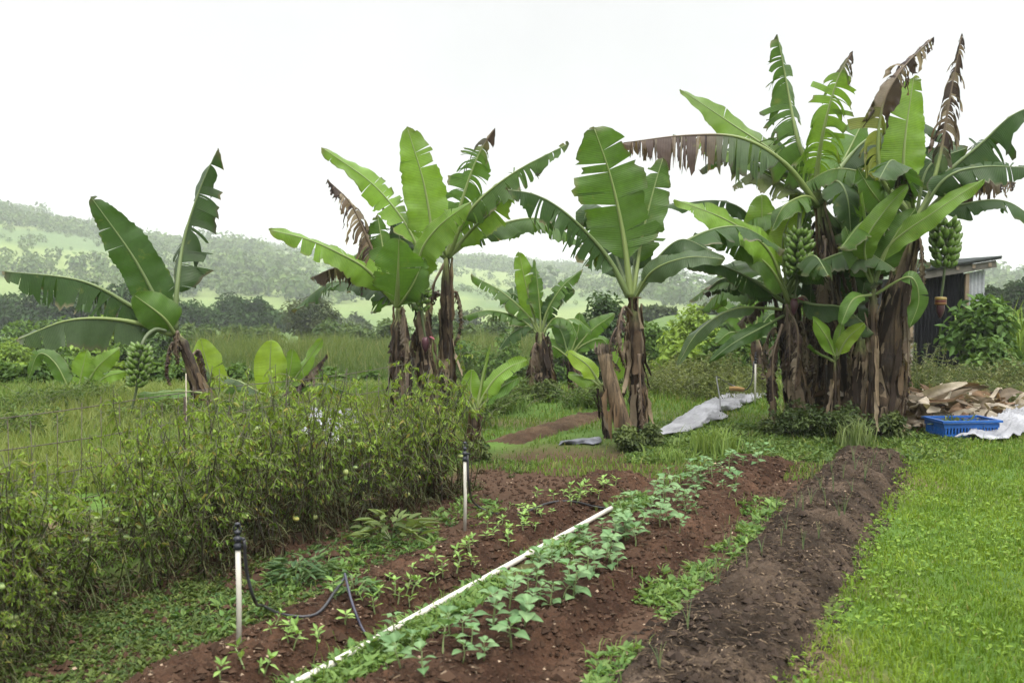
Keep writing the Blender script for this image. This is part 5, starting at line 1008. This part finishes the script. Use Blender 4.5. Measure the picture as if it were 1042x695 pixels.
sheet('plastic_sheet', 'crumpled white plastic sheet thrown on the lawn beside the blue crate', [(976, 452), (1020, 450), (1085, 425), (1046, 412)], 70, 50, .09, .02, (.25, .255, .28), seed=4, k=5, mound=.05)
hose('black hose coiled over the far white plastic sheet', [p3 + Vector((-.02, 0, h3 + .02)), p3 + Vector((-.06, -.05, .35)), gp(758, 412, .22), gp(745, 408, .24), gp(733, 405, .3), gp(729, 408, .36), gp(732, 420, .22), gp(733, 428, .12)], .009)
p = gp(742, 412, .24); q_ = gp(757, 412, .22); mb = MB(); mb.tube([p, (p + q_) / 2 + Vector((0, 0, .01)), q_], [.032, .034, .03], (.20, .125, .05), n=9); tag(link('bamboo_piece', mb.mesh('bamboo_piece'), M_WOOD), 'short orange-brown bamboo piece lying on the white plastic sheet', 'bamboo')

# ------------------------------------------------------------------ heap of dried banana leaves, crate
g = np.random.default_rng(77); mb = MB(); A = ground(896, 440); B_ = ground(1055, 420)
for q in range(1150):
    f = g.random(); c = np.array(list(A.lerp(B_, f))) + np.array([g.normal() * .12, g.normal() * .32 + .45, 0]); hh_ = .42 * math.exp(-((c[1] - A.y - .45) / .5) ** 2) * (1 - .35 * abs(f - .3)); c[2] = gz(c[0], c[1]) + hh_ * g.random() ** .6 + .03
    th = g.uniform(0, 6.28); d = np.array([math.cos(th), math.sin(th) * .7, g.uniform(-.6, .5)]); L = g.uniform(.3, .85); w_ = g.uniform(.022, .075); K = 9; t = np.linspace(0, 1, K); cu = g.uniform(-1.1, .7); n_ = np.cross(d, g.normal(size=3)); n_ /= np.linalg.norm(n_); m_ = np.cross(n_, d)
    mid_ = c + d * (t * L)[:, None] + TRI * (cu * .25 * L * (t - .5) ** 2 - .1 * L * t)[:, None] + m_ * (.05 * np.sin(t * g.uniform(3, 9) + q))[:, None]; pr = np.sin(np.pi * (t * .9 + .06)) ** .6; vf = g.uniform(-.55, .55); kn = g.uniform(-.15, .15)
    V = np.stack([mid_ + n_ * (w_ * pr * s)[:, None] + m_ * (w_ * vf * abs(s) * pr + .012 * np.sin(t * 11 + s * 9 + q) + kn * abs(t - .5))[:, None] for s in (-1, -.5, 0, .5, 1)], 1); V[..., 2] = np.maximum(V[..., 2], HS(V[..., 0], V[..., 1]) + .01)
    c_ = np.array([(.26, .22, .17), (.16, .125, .09), (.34, .295, .235), (.07, .05, .036), (.17, .11, .07)][g.integers(0, 5)]) * g.uniform(.7, 1.15); ix = np.arange(K * 5).reshape(K, 5)
    mb.add(V.reshape(-1, 3), q=np.stack([ix[:-1, :-1], ix[1:, :-1], ix[1:, 1:], ix[:-1, 1:]], -1).reshape(-1, 4), c=c_)
tag(link('dried_leaf_heap', mb.mesh('dried_leaf_heap'), M_DRY), 'long low heap of dried brown banana leaves right of the big clump', 'leaf heap', kind='stuff')

def crate():
    p = ground(978, 444); p.z -= .025; o = tag(empty('plastic_crate', p, R(6)), 'open blue slotted plastic crate holding dark soil and greens, by the leaf heap', 'crate'); L, W, Hh, t = .66, .44, .22, .017; C = (.010, .080, .30)
    mb = MB(); mb.box((0, 0, .02), (L - .06, W - .06, .02), C); link('bottom', mb.mesh('bottom', False), M_CRATE, o)
    for sgn in (-1, 1):
        mb = MB(); y = sgn * (W / 2 - t)
        mb.box((0, y, .045), (L - .05, t, .07), C); mb.box((0, y, Hh - .045), (L - .01, t, .05), C)
        for x in np.linspace(-L / 2 + .03, L / 2 - .03, 17): mb.box((x, y, .13), (.018, t - .003, .14), C)
        link('side_wall', mb.mesh('side_wall', False), M_CRATE, o)
        mb = MB(); x = sgn * (L / 2 - t)
        mb.box((x, 0, .045), (t, W - .07, .07), C); mb.box((x, 0, Hh - .045), (t, W - .05, .05), C)
        for y in np.linspace(-W / 2 + .04, W / 2 - .04, 10): mb.box((x, y, .13), (t - .003, .018, .14), C)
        link('end_wall', mb.mesh('end_wall', False), M_CRATE, o)
    mb = MB(); r_ = .034
    for sgn in (-1, 1): mb.box((0, sgn * (W / 2), Hh), (L + .04, r_, .024), C); mb.box((sgn * (L / 2), 0, Hh + .001), (r_, W - r_, .024), C)
    link('rim', mb.mesh('rim', False), M_CRATE, o)
    n = 70; f = MB(); P = np.stack([rng.uniform(-.3, .3, n), rng.uniform(-.17, .17, n), rng.uniform(.13, .21, n)], 1); f.leaves(P, unit(n), TRI + rng.normal(size=(n, 3)) * .3, rng.uniform(.05, .12, n), rng.uniform(.02, .05, n), mixc((.05, .10, .03), (.14, .16, .06), rng.random(n)))
    x_, y_ = np.meshgrid(np.linspace(-L / 2 + .04, L / 2 - .04, 14), np.linspace(-W / 2 + .04, W / 2 - .04, 10)); z_ = .13 + .05 * fbm(x_ * 9, y_ * 9, 5); ix = np.arange(140).reshape(10, 14); f.add(np.stack([x_, y_, z_], -1).reshape(-1, 3), q=np.stack([ix[:-1, :-1], ix[:-1, 1:], ix[1:, 1:], ix[1:, :-1]], -1).reshape(-1, 4), c=(.035, .03, .022))
    gr = link('garden_cuttings', f.mesh('garden_cuttings'), M_FOL, loc=p); gr.rotation_euler.z = R(6); tag(gr, 'dark soil and green cuttings lying in the blue crate', 'cuttings', kind='stuff')
crate()
# blue barrel and brown timber end at the right edge
p = at(1035, 378, 19.0); z = gz(p.x, 19.0); mb = MB(); mb.lathe([(0, 0), (.20, 0), (.22, .02), (.22, .10), (.23, .11), (.22, .13), (.22, .26), (.20, .30), (0, .30)], (.03, .12, .42), n=20); tag(link('blue_tub', mb.mesh('blue_tub'), M_CRATE, loc=(p.x, 19.0, z)), 'small blue tub on the ground right of the vine', 'tub')
p = at(1043, 345, 19.6); z = gz(p.x, 19.6); o = tag(empty('timber_rack', (p.x, 19.6, z)), 'dark brown timber rack half seen at the right edge', 'rack')
for sgn in (0, 1):
    mb = MB(); mb.tube([(sgn * .5, 0, 0), (sgn * .5, 0, .85)], .045, (.12, .085, .06), n=8); link('post', mb.mesh('post'), M_WOOD, o)
mb = MB()
for q in range(4): mb.tube([(-.12, .02 * q - .05, .52 + .11 * q), (.8, .03, .55 + .11 * q)], .055, (.10, .055, .04), n=8)
link('timber', mb.mesh('timber'), M_WOOD, o)

# ------------------------------------------------------------------ haze
HAZE = 0.00052
hz = MB(); hz.box((0, 0, 0), (2, 2, 2), (1, 1, 1)); me = hz.mesh('haze', False); o = bpy.data.objects.new('haze', me); COL.objects.link(o)
zb = float(gzv.min()) - 1.0; zt = max(float(gzv.max()) + 14, 12.0); o.scale = (2600, 2600, (zt - zb) / 2); o.location = (0, 0, (zt + zb) / 2); tag(o, 'thin pale haze lying over the valley', 'haze', kind='stuff')
hm = bpy.data.materials.new('haze'); hm.use_nodes = True; t = hm.node_tree; t.nodes.clear(); v = N(t, 'ShaderNodeVolumePrincipled'); v.inputs['Color'].default_value = (.93, .96, 1, 1); v.inputs['Density'].default_value = HAZE; v.inputs['Anisotropy'].default_value = .2
ou = N(t, 'ShaderNodeOutputMaterial'); t.links.new(v.outputs[0], ou.inputs['Volume']); me.materials.append(hm)
